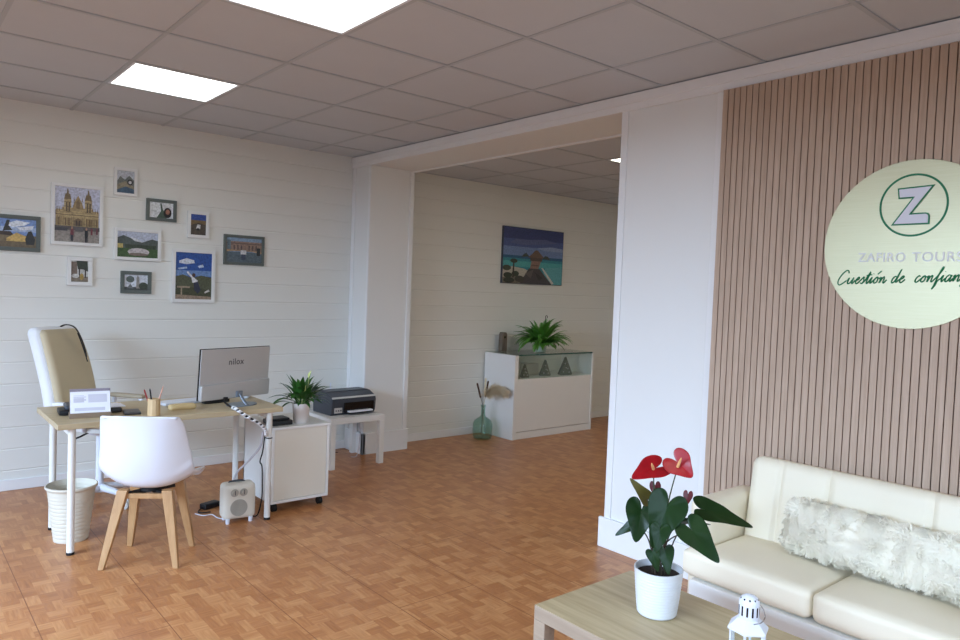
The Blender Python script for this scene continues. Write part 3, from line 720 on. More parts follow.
# monitor
def monitor():
    a = math.atan2(.14, .48)
    t = thing('monitor', 'silver computer monitor seen from behind on the desk', 'monitor', (.672, .22, DZ), a)
    w, z0, z1 = .255, .045, .357
    tilt = Matrix.Rotation(math.radians(4), 3, 'X'); pv = (0, 0, z0)
    MB().box((-w, .0, z0), (w, .012, z1), tilt, pv).build('panel', M['screen'], t, bevel=.002)
    MB().box((-w + .003, -.006, z0 + .003), (w - .001, .001, z1 - .003), tilt, pv).build('back_cover', M['silver'], t, bevel=.002)
    lo = MB()
    pr = [(-w + .004, z0 + .002), (w - .003, z0 + .002), (w - .003, z0 + .105), (-w + .004, z0 + .093)]
    lo.prism(pr, lambda u, v, h: V(pv) + tilt @ (V((u, -.005 - h, v)) - V(pv)), .022)
    lo.build('lower_housing', M['silver'], t, bevel=.006, bseg=3)
    MB().box((-w + .02, .0125, z0 + .02), (w - .01, .0135, z1 - .012), tilt, pv).build('screen', M['screen'], t)
    st = MB()
    st.box((-.006, -.045, .05), (.034, -.02, .088)); st.tube([(.016, -.036, .075), (.022, -.07, .03), (.03, -.095, .004)], .012, 8, flat=.6)
    st.build('stand_leg', M['blue_grey'], t, bevel=.002)
    MB().prism([(.03 + .10 * math.cos(k * PI / 12), -.04 + .075 * math.sin(k * PI / 12)) for k in range(24)], lambda u, v, h: V((u, v, .0005 + h)), .006).build('stand_foot', M['blue_grey'], t)
    bpy.context.view_layer.update()
    mw = Matrix.LocRotScale(t.location, t.rotation_euler, None)
    ex = mw.to_3x3() @ V((1, 0, 0)); ey = mw.to_3x3() @ (tilt @ V((0, 0, 1)))
    og = mw @ (V(pv) + tilt @ V((-.055, -.0064, .208)))
    text_obj('logo_lettering', 'nilox', .11, .038, og, ex, ey, M['logo_grey'], t)
    MB().box((-.095, -.04, .03), (-.07, -.02, .058)).build('plug', M['black_plastic'], t, bevel=.002)
monitor()
tag(MB().rbox((.46, .415, DZ + .0095), (.36, .12, .019), .006, 6, rot=RZ(.22)).build('keyboard', M['white_plastic'], smooth=True), 'flat white keyboard lying on the desk behind the monitor', 'keyboard')
tag(MB().rbox((.60, .325, DZ + .0125), (.17, .045, .025), .008, 5, rot=RZ(.15)).build('laptop_dock', M['black_plastic'], smooth=True), 'low black box on the desk under the monitor', 'electronics')
tag(MB().rbox((.835, .44, DZ + .016), (.06, .10, .032), .0155, 8, rot=RZ(-.5)).build('computer_mouse', M['white_plastic'], smooth=True), 'white computer mouse on the desk behind monitor stand', 'mouse')
t = thing('cable_sleeve', 'white spiral cable sleeve with dark gaps running off the desk edge', 'cable', (.6, -.012, .70))
sp = spline([(.588, .165, .735), (.592, .06, .716), (.60, -.005, .712), (.655, -.024, .668), (.735, -.02, .618), (.785, .002, .572), (.80, .02, .535)], 10)
MB().tube(sp, .0062, 10).build('core', M['cable_black'], t, world=True, smooth=True)
hx = []; N = len(sp) * 6
L_ = 0.; tot = sum((b_ - a).length for a, b_ in zip(sp, sp[1:]))
sv = MB(); turns = 15
for wnd in range(turns):
    seg = []
    for k in range(13):
        f = (wnd + k / 12 * .999) / turns; i = f * (len(sp) - 1); i0 = min(int(i), len(sp) - 2); p = sp[i0].lerp(sp[i0 + 1], i - i0)
        if f < .22: continue
        d, s, u = basis(sp[i0 + 1] - sp[i0]); an = 2 * PI * k / 12
        seg.append((p + s * (.0105 * math.cos(an)) + u * (.0105 * math.sin(an)), d))
    for (p, d), (q, e) in zip(seg, seg[1:]):
        sv.face((p - d * .0098, q - e * .0098, q + e * .0098, p + d * .0098))
sv.build('spiral_wrap', M['sleeve'], t, world=True, smooth=True, solid=.0012)

# things on the desk
cup = MB().lathe([(.032, 0), (.034, .002), (.034, .095), (.030, .095), (.030, .006), (.001, .006)], (.158, .055, DZ), 12).build('pencil_cup', M['cup_wood'], smooth=True, angle=25)
tag(cup, 'ribbed wooden pencil cup on the desk', 'cup')
for (a, b_, m, lb) in (((.15, .06, .712), (.112, .082, .846), 'pen_red', 'dark red pen leaning left in the wooden cup'), ((.155, .055, .712), (.140, .074, .850), 'pen_black', 'black pen standing in the wooden cup'),
                       ((.163, .052, .712), (.198, .03, .868), 'pen_pink', 'tall pale pencil leaning right in the wooden cup')):
    d = V(b_) - V(a)
    tag(MB().tube([a, V(a) + d * .93, b_], [.0042, .0042, .0015], 8).build('pen', M[m], smooth=True), lb, 'pen', 'pens in the wooden cup')
tag(MB().rbox((.353, .185, DZ + .016), (.155, .055, .032), .015, 8, rot=RZ(.05), puff=.004).build('glasses_case', M['case'], smooth=True), 'rounded beige glasses case on the desk left of the monitor', 'case')
tag(MB().rbox((.075, .18, DZ + .008), (.085, .13, .016), .005, 5, rot=RZ(-.15)).build('mobile_phone', M['phone_dark'], smooth=True), 'dark mobile phone lying on the desk beside the pencil cup', 'phone')
t = thing('desk_calendar', 'white page desk calendar propped on a brown stand on the desk', 'calendar', (-.137, .165, DZ), -.12)
tl = Matrix.Rotation(math.radians(-22), 3, 'X')
MB().box((-.1, -.032, 0), (.1, .05, .026)).build('stand', M['brown_board'], t, bevel=.002)
MB().box((-.098, -.018, .022), (.098, -.01, .158), tl, (0, -.014, .022)).build('backboard', M['brown_board'], t, bevel=.001)
MB().box((-.096, -.0215, .024), (.096, -.0185, .142), tl, (0, -.014, .022)).build('page', M['paper'], t)
MB().box((-.096, -.0225, .142), (.096, -.0175, .157), tl, (0, -.014, .022)).build('header_strip', M['purple_grey'], t)
pr = MB()
for k in range(5): pr.box((-.08, -.0222, .118 - k * .009), (-.03 + (k % 2) * .01, -.0216, .121 - k * .007), tl, (0, -.014, .022))
pr.box((-.01, -.0222, .08), (.08, -.0216, .125), tl, (0, -.014, .022)); pr.box((-.075, -.0222, .035), (.07, -.0216, .052), tl, (0, -.014, .022))
pr.build('printing', M['ink_pale'], t)
t = thing('desk_telephone', 'black desk telephone with white papers behind the desk calendar', 'telephone', (-.11, .31, DZ), -.1)
MB().rbox((0, 0, .015), (.31, .15, .03), .01, 6).build('body', M['black_plastic'], t, smooth=True)
MB().rbox((-.1, .0, .042), (.05, .15, .026), .012, 6).build('handset', M['grey_plastic'], t, smooth=True)
tag(MB().box((-.02, .24, DZ + .031), (.06, .36, DZ + .034)).box((-.025, .25, DZ + .0345), (.05, .35, DZ + .0375), RZ(.15)).build('paper_stack', M['paper']), 'loose white papers on the black desk telephone', 'papers')

# bin
t = thing('waste_bin', 'cream plastic waste bin under the left end of the desk', 'bin', (-.195, .305, 0))
prof = [(.085, 0)]
for k in range(13): z = .004 + k * .0215; r = .086 + .036 * z / .31; prof += [(r, z), (r + .0010, z + .006), (r + .0013, z + .016), (r + .0006, z + .0185)]
prof += [(.123, .289), (.130, .297), (.130, .307), (.124, .308), (.120, .29), (.083, .008), (.001, .008)]
MB().lathe(prof, n=40).build('body', M['bin'], t, smooth=True)

# cabinet on casters
t = thing('rolling_cabinet', 'white rolling cabinet on casters at the right end of the desk', 'cabinet', (1.09, .36, 0))
CX0, CX1, CY0, CY1 = .885, 1.285, .105, .56
b = MB(); z0, z1 = .06, .55
b.box((CX0, CY0 + .004, z0), (CX0 + .016, CY1, z1 - .016)).box((CX1 - .016, CY0 + .004, z0), (CX1, CY1, z1 - .016)).box((CX0, CY1 - .014, z0), (CX1, CY1, z1 - .016)).box((CX0 + .016, CY0 + .004, z0), (CX1 - .016, CY1 - .014, z0 + .018))
b.build('carcass', M['white_laminate'], t, world=True, bevel=.0015)
MB().box((CX0 - .003, CY0 - .004, z1 - .016), (CX1 + .003, CY1, z1)).build('top', M['white_laminate'], t, world=True, bevel=.002)
MB().box((CX0 + .018, CY0 + .008, z0 + .02), (CX1 - .018, CY0 + .026, z1 - .018)).build('front_panel', M['cream_laminate'], t, world=True, bevel=.001)
for x in (CX0 + .04, CX1 - .04):
    for y in (CY0 + .05, CY1 - .05):
        MB().cyl((x - .014, y, .024), (x + .014, y, .024), .024, n=18).cyl((x, y, .03), (x, y, .06), .012, n=12).build('caster', M['rubber'], t, world=True, smooth=True)
tag(MB().rbox((.97, .225, .55 + .0165), (.145, .14, .032), .006, 5).rbox((.97, .23, .55 + .038), (.12, .11, .014), .005, 4).build('network_router', M['black_plastic'], smooth=True), 'low black router box on the white rolling cabinet', 'router')

# leaf helpers
def strip_leaf(mb, base, d, up, L, w, droop, n=7, fold=.25, mi=0):
    base = V(base); d, s, u = basis(V(d), V(up))
    pts = []; p = V(base); cd = V(d)
    for k in range(n + 1):
        pts.append((V(p), V(cd))); cd = (cd + V((0, 0, -1)) * (droop / n)).normalized(); p = p + cd * (L / n)
    rows = []
    for k, (p, cd) in enumerate(pts):
        f = k / n; ww = w * max(.02, math.sin(PI * min(1, (f * .93 + .07)) ** .8)) if k < n else .0005
        sd = cd.cross(V((0, 0, 1)));  sd = s if sd.length < .1 else sd.normalized()
        nn = sd.cross(cd).normalized()
        rows.append([mb.bm.verts.new(p - sd * ww + nn * ww * fold), mb.bm.verts.new(p), mb.bm.verts.new(p + sd * ww + nn * ww * fold)])
    for a, b_ in zip(rows, rows[1:]):
        for i in range(2): mb.bm.faces.new((a[i], a[i + 1], b_[i + 1], b_[i])).material_index = mi
HEART = [(0, 1.), (6, .93), (15, .76), (28, .6), (45, .52), (65, .5), (90, .53), (112, .55), (130, .54), (145, .48), (158, .38), (168, .25), (175, .13), (180, .07)]
def heart(mb, at, tip, hw, nrm, droop=.12, fold=.18, lobe=1., n=5, wav=.02):
    at, tip = V(at), V(tip); L = (tip - at).length; dr = (tip - at).normalized()
    nrm = V(nrm); nrm = (nrm - dr * nrm.dot(dr)).normalized(); sd = nrm.cross(dr)
    out = [(math.radians(a), r) for a, r in HEART]
    ang = [(-a, r) for a, r in reversed(out[:-1]) if a > 0] + out
    ang = [(-PI, .06)] + ang[0:]
    sc_w = hw / .53
    rows = []; c0 = mb.bm.verts.new(at)
    def pt(a, r, f):
        x = r * f * math.cos(a) * L; y = r * f * math.sin(a) * sc_w
        if x < 0: x *= lobe * hw / (.53 * L) * 1.15
        q = x / L
        h = fold * abs(y) - droop * L * q * abs(q) + wav * hw * math.sin(7 * a + 2) * f ** 2
        return at + dr * x + sd * y + nrm * h
    for k in range(1, n + 1):
        rows.append([mb.bm.verts.new(pt(a, r, k / n)) for a, r in ang])
    m = len(ang)
    for i in range(m - 1): mb.bm.faces.new((c0, rows[0][i], rows[0][i + 1]))
    for a, b_ in zip(rows, rows[1:]):
        for i in range(m - 1): mb.bm.faces.new((a[i], b_[i], b_[i + 1], a[i + 1]))

# peace lily on the cabinet
t = thing('potted_peace_lily', 'leafy peace lily in a plain white pot on the rolling cabinet', 'potted plant', (1.12, .2, .55))
MB().lathe([(.046, 0), (.048, .003), (.058, .126), (.060, .130), (.056, .130), (.054, .118), (.05, .117)], n=32).build('pot', M['pot_lily'], t, smooth=True)
MB().lathe([(.053, .108), (.052, .117), (.03, .121), (.001, .121)], n=24).build('soil', M['soil'], t, smooth=True)
fl = MB()
for k in range(70):
    an = random.uniform(0, 2 * PI); el = random.uniform(.35, 1.35); r = random.uniform(0, .028)
    d = V((math.cos(an) * math.cos(el), math.sin(an) * math.cos(el), math.sin(el)))
    b0 = V((math.cos(an) * r, math.sin(an) * r, .118)); L = random.uniform(.13, .21)
    st = b0 + d * L * .35
    fl.tube([b0, st], [.0018, .0014], 4); strip_leaf(fl, st, d, (0, 0, 1), L * .8, random.uniform(.013, .021), random.uniform(.5, 1.6))
fl.build('foliage', M['leaf_mid'], t, smooth=True)
for (dx, dy, h, ln) in ((-.03, -.02, .165, .07), (-.01, -.03, .15, .07), (.008, -.03, .14, .06), (.05, .0, .25, .045)):
    mb = MB(); mb.tube([(dx * .3, dy * .3, .118), (dx * .8, dy * .8, h * .8), (dx, dy, h + .05)], [.0018, .0014], 5)
    strip_leaf(mb, (dx, dy, h + .045), (dx * 2, dy, .3), (0, 0, 1), ln * 1.15, .016, .1, fold=.5)
    mb.build('flower', M['lily_white'], t, smooth=True)

# side table with printer
t = thing('side_table', 'low square white side table carrying the printer', 'side table', (1.985, 1.12, 0))
TX0, TX1, TY0, TY1, TZ = 1.715, 2.255 - .06, .875, 1.36, .408
TX1 = 2.21 - .0
MB().box((TX0, TY0, TZ - .047), (TX1, TY1, TZ)).build('tabletop', M['white_laminate'], t, world=True, bevel=.002)
for x in (TX0, TX1 - .045):
    for y in (TY0, TY1 - .045): MB().box((x, y, 0), (x + .045, y + .045, TZ - .0475)).build('leg', M['white_laminate'], t, world=True, bevel=.002)
t = thing('inkjet_printer', 'charcoal grey inkjet printer on the white side table', 'printer', (1.985, 1.16, TZ + .001), .06)
pr = MB()
sec = [(-.135, .0), (.13, .0), (.135, .02), (.135, .165), (.08, .178), (-.06, .178), (-.15, .142), (-.16, .11), (-.15, .02)]
pr.prism(sec, lambda u, v, h: V((-.215 + h, u, v)), .43)
pr.build('body', M['grey_plastic'], t, bevel=.006, bseg=3)
MB().box((-.2, -.055, .1775), (.2, .08, .184)).build('lid', M['grey_plastic'], t, bevel=.004)
MB().prism([(-.157, .134), (-.146, .143), (-.148, .150), (-.163, .139)], lambda u, v, h: V((-.212 + h, u, v)), .424).build('lid_edge', M['light_grey'], t, bevel=.002)
MB().box((-.1, -.163, .02), (.19, -.1535, .10)).build('paper_slot', M['screen'], t, bevel=.002)
MB().box((-.19, -.158, .018), (-.115, -.1525, .062)).build('control_panel', M['silver'], t, bevel=.003)
for k in range(3): MB().cyl((-.175 + k * .022, -.1585, .04), (-.175 + k * .022, -.1605, .04), .006, n=12).build('button', M['grey_plastic'], t)
MB().box((-.08, -.205, .012), (.165, -.13, .022)).build('paper_tray', M['black_plastic'], t, bevel=.002)
MB().box((-.07, -.2, .0225), (.155, -.13, .034)).build('paper', M['paper'], t)
tag(MB().cyl((1.95, 1.335, TZ + .012), (1.95, 1.335, .63), .006, n=10).cyl((1.95, 1.335, TZ), (1.95, 1.335, TZ + .012), .014, n=14).build('router_antenna', M['white_plastic'], bevel=.001), 'slim white stand with thin tip behind the printer', 'antenna')

# heater
t = thing('fan_heater', 'small white fan heater on the floor beside the desk leg', 'heater', (.665, .115, 0), -.12)
MB().rbox((.006, 0, .13), (.196, .115, .216), .028, 8).build('body', M['heater'], t, smooth=True)
g = MB()
for k in range(7): r = .05 * (k + 1) / 7; g.tube([V((r * math.cos(a * PI / 16), -.0585, .095 + r * math.sin(a * PI / 16))) for a in range(33)], .0016, 5)
for k in range(8): g.tube([(0, -.0585, .095), (.05 * math.cos(k * PI / 4), -.0585, .095 + .05 * math.sin(k * PI / 4))], .0014, 5)
g.prism(ell(0, .095, .051, .051, 28), lambda u, v, h: V((u, -.0572 - h, v)), .0006)
g.build('grille', M['grille'], t)
for x in (-.027, .027):
    k = MB().cyl((x, -.0575, .187), (x, -.0595, .187), .0235, n=24).cyl((x, -.0595, .187), (x, -.074, .187), .018, .016, n=24).build('dial', M['grille'], t, smooth=True)
    MB().box((x - .002, -.076, .178), (x + .002, -.074, .204)).build('dial_mark', M['grey_plastic'], k)
for x in (-.062, .074):
    for y in (-.045, .045): MB().cyl((x, y, 0), (x, y, .03), .011, .013, n=14).build('foot', M['white_plastic'], t, smooth=True)
MB().tube([(-.05, .01, .228), (-.035, .01, .243), (.035, .01, .243), (.05, .01, .228)], .006, 8, smooth_path=4).build('handle', M['grey_plastic'], t, smooth=True)

# cables and adapters
def cable(name, label, pts, r, m, cat='cable'):
    return tag(MB().tube(pts, r, 7, smooth_path=7).build(name, M[m], smooth=True), label, cat)
cable('power_cable', 'black cable tied to the right front desk leg', [(.80, .025, .535), (.803, .045, .5), (.8, .06, .42), (.785, .06, .36), (.80, .065, .33), (.803, .06, .24), (.806, .07, .12), (.79, .10, .012), (.765, .19, .006)], .0042, 'cable_black')
cable('power_cable', 'grey cable rising behind the fan heater to the desk leg', [(.66, .22, .006), (.665, .205, .15), (.69, .19, .27), (.74, .12, .36), (.79, .075, .45), (.80, .06, .545)], .0065, 'cable_grey')
tag(MB().cyl((.828, .036, .505), (.828, .036, .512), .0205, n=20).build('cable_tie', M['rubber'], smooth=True), 'black tie strapped around the right front desk leg', 'cable tie')
t = thing('power_adapter', 'black power adapter on the floor left of the fan heater', 'power adapter', (.625, .45, 0), .35)
MB().rbox((0, 0, .018), (.12, .06, .036), .008, 5).build('body', M['black_plastic'], t, smooth=True)
MB().tube([(-.06, 0, .014), (-.1, -.015, .006), (-.12, -.05, .006), (-.07, -.09, .006)], .004, 6, smooth_path=5).build('lead', M['cable_black'], t, smooth=True)
cable('charging_cable', 'thin white cord trailing on the floor by the power adapter', [(.50, .36, .005), (.53, .30, .004), (.58, .29, .004), (.585, .22, .004), (.60, .18, .004)], .003, 'white_plastic')
t = thing('power_strip', 'dark power strip lying on the floor behind the fan heater', 'power strip', (.735, .30, 0), .1)
MB().rbox((0, 0, .02), (.05, .26, .04), .008, 5).build('body', M['black_plastic'], t, smooth=True)
MB().rbox((0, .06, .055), (.03, .035, .03), .006, 4).rbox((0, -.02, .05), (.03, .035, .02), .006, 4).build('plug', M['grey_plastic'], t, smooth=True)
cable('printer_cable', 'thick black cable looping under the white side table', [(1.86, 1.335, .36), (1.80, 1.34, .28), (1.785, 1.34, .16), (1.83, 1.28, .02), (1.90, 1.24, .006), (1.86, 1.18, .006), (1.80, 1.2, .006)], .006, 'cable_black')
cable('printer_cable', 'thin dark wire hanging in a loop under the white side table', [(1.88, 1.38, .355), (1.93, 1.40, .24), (1.98, 1.42, .1), (2.02, 1.40, .02), (2.06, 1.37, .006)], .0028, 'cable_black')
cable('printer_cable', 'thin wire beside the column base under the side table', [(2.12, 1.16, .355), (2.15, 1.162, .25), (2.15, 1.165, .12), (2.13, 1.17, .012), (2.08, 1.18, .005)], .003, 'cable_grey')

# ------------------------------------------------------------------ far room: display counter and what stands by it
t = thing('display_counter', 'white shop counter with a glass display top in the farther room', 'counter', (4.35, 1.2, 0))
KX0, KX1, KY0, KY1, KZ = 3.775, 4.945, .985, 1.44, .84
MB().box((KX0, KY0, 0), (KX0 + .05, KY1, KZ)).build('side_panel', M['white_laminate'], t, world=True, bevel=.002)
MB().box((KX1 - .025, KY0, 0), (KX1, KY1, KZ)).build('side_panel', M['white_laminate'], t, world=True, bevel=.002)
MB().box((KX0 + .051, KY0 + .006, .075), (KX1 - .026, KY0 + .026, .60)).build('front_panel', M['white_laminate'], t, world=True, bevel=.002)
MB().box((KX0 + .051, KY0 + .004, 0), (KX1 - .026, KY0 + .026, .069)).build('plinth', M['white_laminate'], t, world=True, bevel=.002)
MB().box((KX0 + .051, KY0 + .027, .58), (KX1 - .026, KY1 - .005, .60)).build('shelf', M['white_laminate'], t, world=True, bevel=.001)
MB().box((KX0 + .051, KY1 - .02, 0), (KX1 - .026, KY1 - .005, .579)).build('back_panel', M['white_laminate'], t, world=True)
MB().box((KX0 + .052, KY0 + .008, .601), (KX1 - .027, KY0 + .014, KZ - .009)).build('front_glass', M['glass'], t, world=True)
MB().box((KX0 + .002, KY0, KZ + .001), (KX1 - .002, KY1, KZ + .008)).build('top_glass', M['glass'], t, world=True)
MB().box((KX0 + .051, KY0 - .001, KZ - .006), (KX1 - .026, KY0 + .004, KZ + .008)).build('glass_rim', M['glass_edge'], t, world=True)
KT = KZ + .009
def tree_decor(x, y, h, w, label):
    t = thing('tree_ornament', label, 'ornament', (x, y, .601), -.25, 'tree ornaments inside the counter')
    mb = MB()
    mb.prism([(-w / 2, .0), (w / 2, .0), (0, h)], lambda u, v, q: V((u, -.018 + q, v + .006)), .036)
    mb.build('body', M['decor'], t, bevel=.002)
    MB().box((-w * .4, -.025, 0), (w * .4, .025, .006)).build('base', M['decor'], t)
    for a, b_ in ((-.2, .12), (.22, .1), (0, .35), (-.08, .6), (.12, .3)):
        MB().lathe([(.001, -.007), (.006, -.004), (.007, 0), (.006, .004), (.001, .007)], (a * w, -.022, .012 + b_ * h), 10).build('bead', M['silver'], t, smooth=True)
tree_decor(4.62, 1.10, .185, .17, 'largest grey glitter tree ornament, farthest right in the glass counter')
tree_decor(4.335, 1.12, .165, .13, 'middle grey tree ornament of three inside the glass counter')
tree_decor(4.02, 1.10, .13, .10, 'smallest tree ornament at the left end inside the glass counter')
tag(MB().box((4.18, 1.24, .601), (4.36, 1.33, .72)).build('reflection_box', M['light_grey'], bevel=.003), 'grey box standing in for a reflection in the glass counter behind the ornaments', 'box')  # made-up box, imitates a reflection in the counter glass
t = thing('wooden_ornament', 'upright grey wooden block ornament with a hole on the counter', 'ornament', (3.955, 1.375, KT))
MB().prism([(-.036, 0), (.036, 0), (.034, .17), (.022, .195), (-.022, .195), (-.034, .17)], lambda u, v, q: V((u, -.03 + q, v)), .06).build('block', M['block_wood'], t, bevel=.006)
MB().prism(ell(0, .145, .009, .012, 14), lambda u, v, q: V((u, -.0315 + q, v)), .003).build('hole', M['screen'], t)
# fern
t = thing('potted_fern', 'bushy green fern in a small pale pot on the counter', 'potted plant', (4.26, 1.12, KT))
MB().lathe([(.045, 0), (.052, .004), (.062, .09), (.066, .1), (.06, .1), (.056, .085), (.001, .085)], n=28).build('pot', M['glass_green'], t, smooth=True)
MB().lathe([(.04, .006), (.05, .01), (.055, .084), (.03, .088), (.001, .088)], n=24).build('inner_pot', M['pot'], t, smooth=True)
fr = MB(); st = MB()
for k in range(120):
    an = 2 * PI * k / 120 * 11 + random.uniform(-.2, .2); el = random.uniform(.25, 1.3); L = random.uniform(.2, .35)
    d = V((math.cos(an) * math.cos(el), math.sin(an) * math.cos(el) * .75, math.sin(el)))
    p = V((math.cos(an) * .02, math.sin(an) * .02, .088)); pts = [V(p)]; cd = V(d); n = 22; dr = random.uniform(1.1, 2.3)
    for i in range(n):
        cd = (cd + V((0, 0, -1)) * (dr * (i + 1) / n / n * 1.6)).normalized(); p = p + cd * (L / n)
        if p.z < .0: p.z = .0
        pts.append(V(p))
    st.tube(pts, [.0022, .0008], 4)
    for i in range(2, n + 1):
        cd = (pts[i] - pts[i - 1]).normalized(); sd = cd.cross(V((0, 0, 1)));  sd = V((1, 0, 0)) if sd.length < .05 else sd.normalized()
        w = .036 * math.sin(PI * min(1., (i + 1) / (n + 1.5))) + .006
        for sg in (-1, 1):
            tipp = pts[i] + sd * sg * w + cd * w * .35 + V((0, 0, -w * .25))
            fr.face((pts[i] - cd * .008, tipp, pts[i] + cd * .009))
fr.build('fronds', M['fern'], t, recalc=False); st.build('stalks', M['stem'], t)
MB().tube([(.03, -.02, .3), (.03, -.02, .37), (.045, -.02, .385), (.058, -.02, .37), (.05, -.02, .355)], .0035, 7, smooth_path=5).build('hanging_hook', M['black_plastic'], t, smooth=True)
# demijohn with dried stems
t = thing('glass_demijohn', 'green glass demijohn vase on the floor beside the counter', 'vase', (3.57, 1.20, 0))
MB().lathe([(.07, .0), (.088, .012), (.098, .04), (.1, .1), (.098, .15), (.085, .185), (.05, .212), (.026, .225), (.0215, .25), (.021, .315), (.027, .325), (.027, .338), (.021, .338), (.0165, .315), (.018, .25), (.022, .228), (.046, .208), (.081, .181), (.093, .15), (.095, .1), (.093, .04), (.083, .018), (.001, .012)], n=40).build('bottle', M['glass_green'], t, smooth=True)
b0 = V((3.57, 1.20, .04))
def stem_thing(name, label, top, rlist, m, cat='dried stem'):
    top = V(top); nk = V((3.57, 1.20, .30)) + (top - V((3.57, 1.20, .30))) * .02
    pts = spline([b0 + V((top.x - 3.57, top.y - 1.2, 0)) * -.3, nk, nk.lerp(top, .5), top], 8)
    n = len(pts); rs = []
    for i in range(n): f = i / (n - 1); rs.append(.0022 if f < .62 else rlist)
    rs[-1] = .002
    tag(MB().tube(pts, rs, 8).build(name, M[m], smooth=True), label, cat, 'dried stems in the demijohn')
stem_thing('cattail', 'brown cattail leaning left in the glass demijohn', (3.495, 1.22, .56), .0095, 'cattail')
stem_thing('cattail', 'brown cattail standing upright in the glass demijohn', (3.605, 1.18, .58), .0095, 'cattail')
stem_thing('dried_stem', 'cream dried stem between the two cattails in the demijohn', (3.575, 1.185, .61), .010, 'dry_cream')
t = thing('pampas_plume', 'fluffy beige pampas plume drooping right from the demijohn', 'dried stem', (3.575, 1.2, .30), 0, 'dried stems in the demijohn')
pts = spline([(3.575, 1.19, .05), (3.575, 1.2, .32), (3.585, 1.16, .46), (3.62, 1.10, .51), (3.67, 1.03, .49)], 10)
MB().tube(pts, .002, 6).build('stalk', M['dry_cream'], t, world=True, smooth=True)
pl = MB()
for k in range(2600):
    i = random.uniform(.42, .99) * (len(pts) - 1); i0 = min(int(i), len(pts) - 2); p = pts[i0].lerp(pts[i0 + 1], i - i0); d = (pts[i0 + 1] - pts[i0]).normalized()
    r = V((random.gauss(0, 1), random.gauss(0, 1), random.gauss(0, 1))).normalized(); e = (d * .9 + r * .8 + V((0, 0, -.25))).normalized(); L = random.uniform(.04, .1)
    s = e.cross(r).normalized() * .0011
    pl.face((p - s, p + s, p + e * L * .6 + s * .8 + V((0, 0, -.004)), p + e * L + V((0, 0, -.012))))
pl.build('plume', M['pampas'], t, world=True, recalc=False)

# ------------------------------------------------------------------ sofa group
t = thing('sofa', 'cream leatherette sofa with two seat cushions before the slat panel', 'sofa', (1.9, -2.97, 0))
SY0, SY1 = -3.50, -2.45
MB().rbox((1.90, (SY0 + SY1) / 2, .195), (.58, SY1 - SY0 + .02, .17), .02, 6).build('base', M['leather_white'], t, world=True, smooth=True)
for yc in ((-2.452 - 2.953) / 2, (-2.957 - 3.49) / 2):
    w = .501 if yc > -2.9 else .533
    def cf(q, p):
        q = V(q); q.z += .004 * math.sin(p.y * 5 + p.x * 3) * (1 - p.z ** 2)
        if yc > -2.9 and p.y > 0 and q.x < -.13: q.y += .055 * p.y ** 3 * min(1, (-.13 - q.x) / .02)
        return q
    MB().rbox((1.85, yc, .338), (.47, w, .115), .03, 12, puff=.014, fn=cf).build('seat_cushion', M['leather'], t, world=True, smooth=True)
RB = Matrix.Rotation(math.radians(9), 3, 'Y')
seams = (-2.6, -2.81, -3.02, -3.2, -3.38)
def sofa_back(q, p):
    y = q.y + (SY0 + SY1) / 2
    for s_ in seams:
        q.x += (.011 * math.exp(-((y - s_) / .010) ** 2)) * (1 if p.x < 0 else 0)
    return q
bk = MB()
bk.rbox((2.092, (SY0 + SY1) / 2, .535), (.12, SY1 - SY0, .43), 0.045, 90, rot=RB, fn=sofa_back)
bk.build('backrest', M['leather'], t, world=True, smooth=True)
for y0, y1 in ((SY1 + .002, SY1 + .10), (SY0 - .11, SY0 - .002)):
    MB().rbox((1.95, (y0 + y1) / 2, .345), (.44, y1 - y0, .48), .035, 10).build('arm', M['leather'], t, world=True, smooth=True)
for x in (1.66, 2.12):
    for y in (SY0 + .04, SY1 - .04): MB().cyl((x, y, 0), (x, y, .112), .016, .024, n=16).build('leg', M['beech'], t, world=True, smooth=True)

# long fur cushion
t = thing('fur_cushion', 'long cream shaggy fur cushion leaning on the sofa back', 'cushion', (1.95, -3.03, .40))
RP = Matrix.Rotation(math.radians(20), 3, 'Y'); pc = V((1.935, -3.045, .532)); PS = V((.10, .70, .215))
def pil(q, p):
    q = V(q); e = max(abs(p.y), abs(p.z)) ** 3; q.x *= 1 - .35 * e; return q
core = MB(); core.rbox(pc, PS, .045, 12, rot=RP, fn=pil)
M['fur'] = mat('cream_fur', (255, 246, 228), .85, var=.05, scale=22, sheen=.3)
core.bm.faces.ensure_lookup_table(); core.bm.normal_update()
bmesh.ops.recalc_face_normals(core.bm, faces=core.bm.faces[:])
fs = [(f.calc_center_median(), V(f.normal), f.calc_area(), [V(v.co) for v in f.verts]) for f in core.bm.faces]
core.build('cushion_body', M['fur'], t, world=True, smooth=True)
vv = []; ff = []
wts = [f[2] for f in fs]
rnd = random.Random(3)
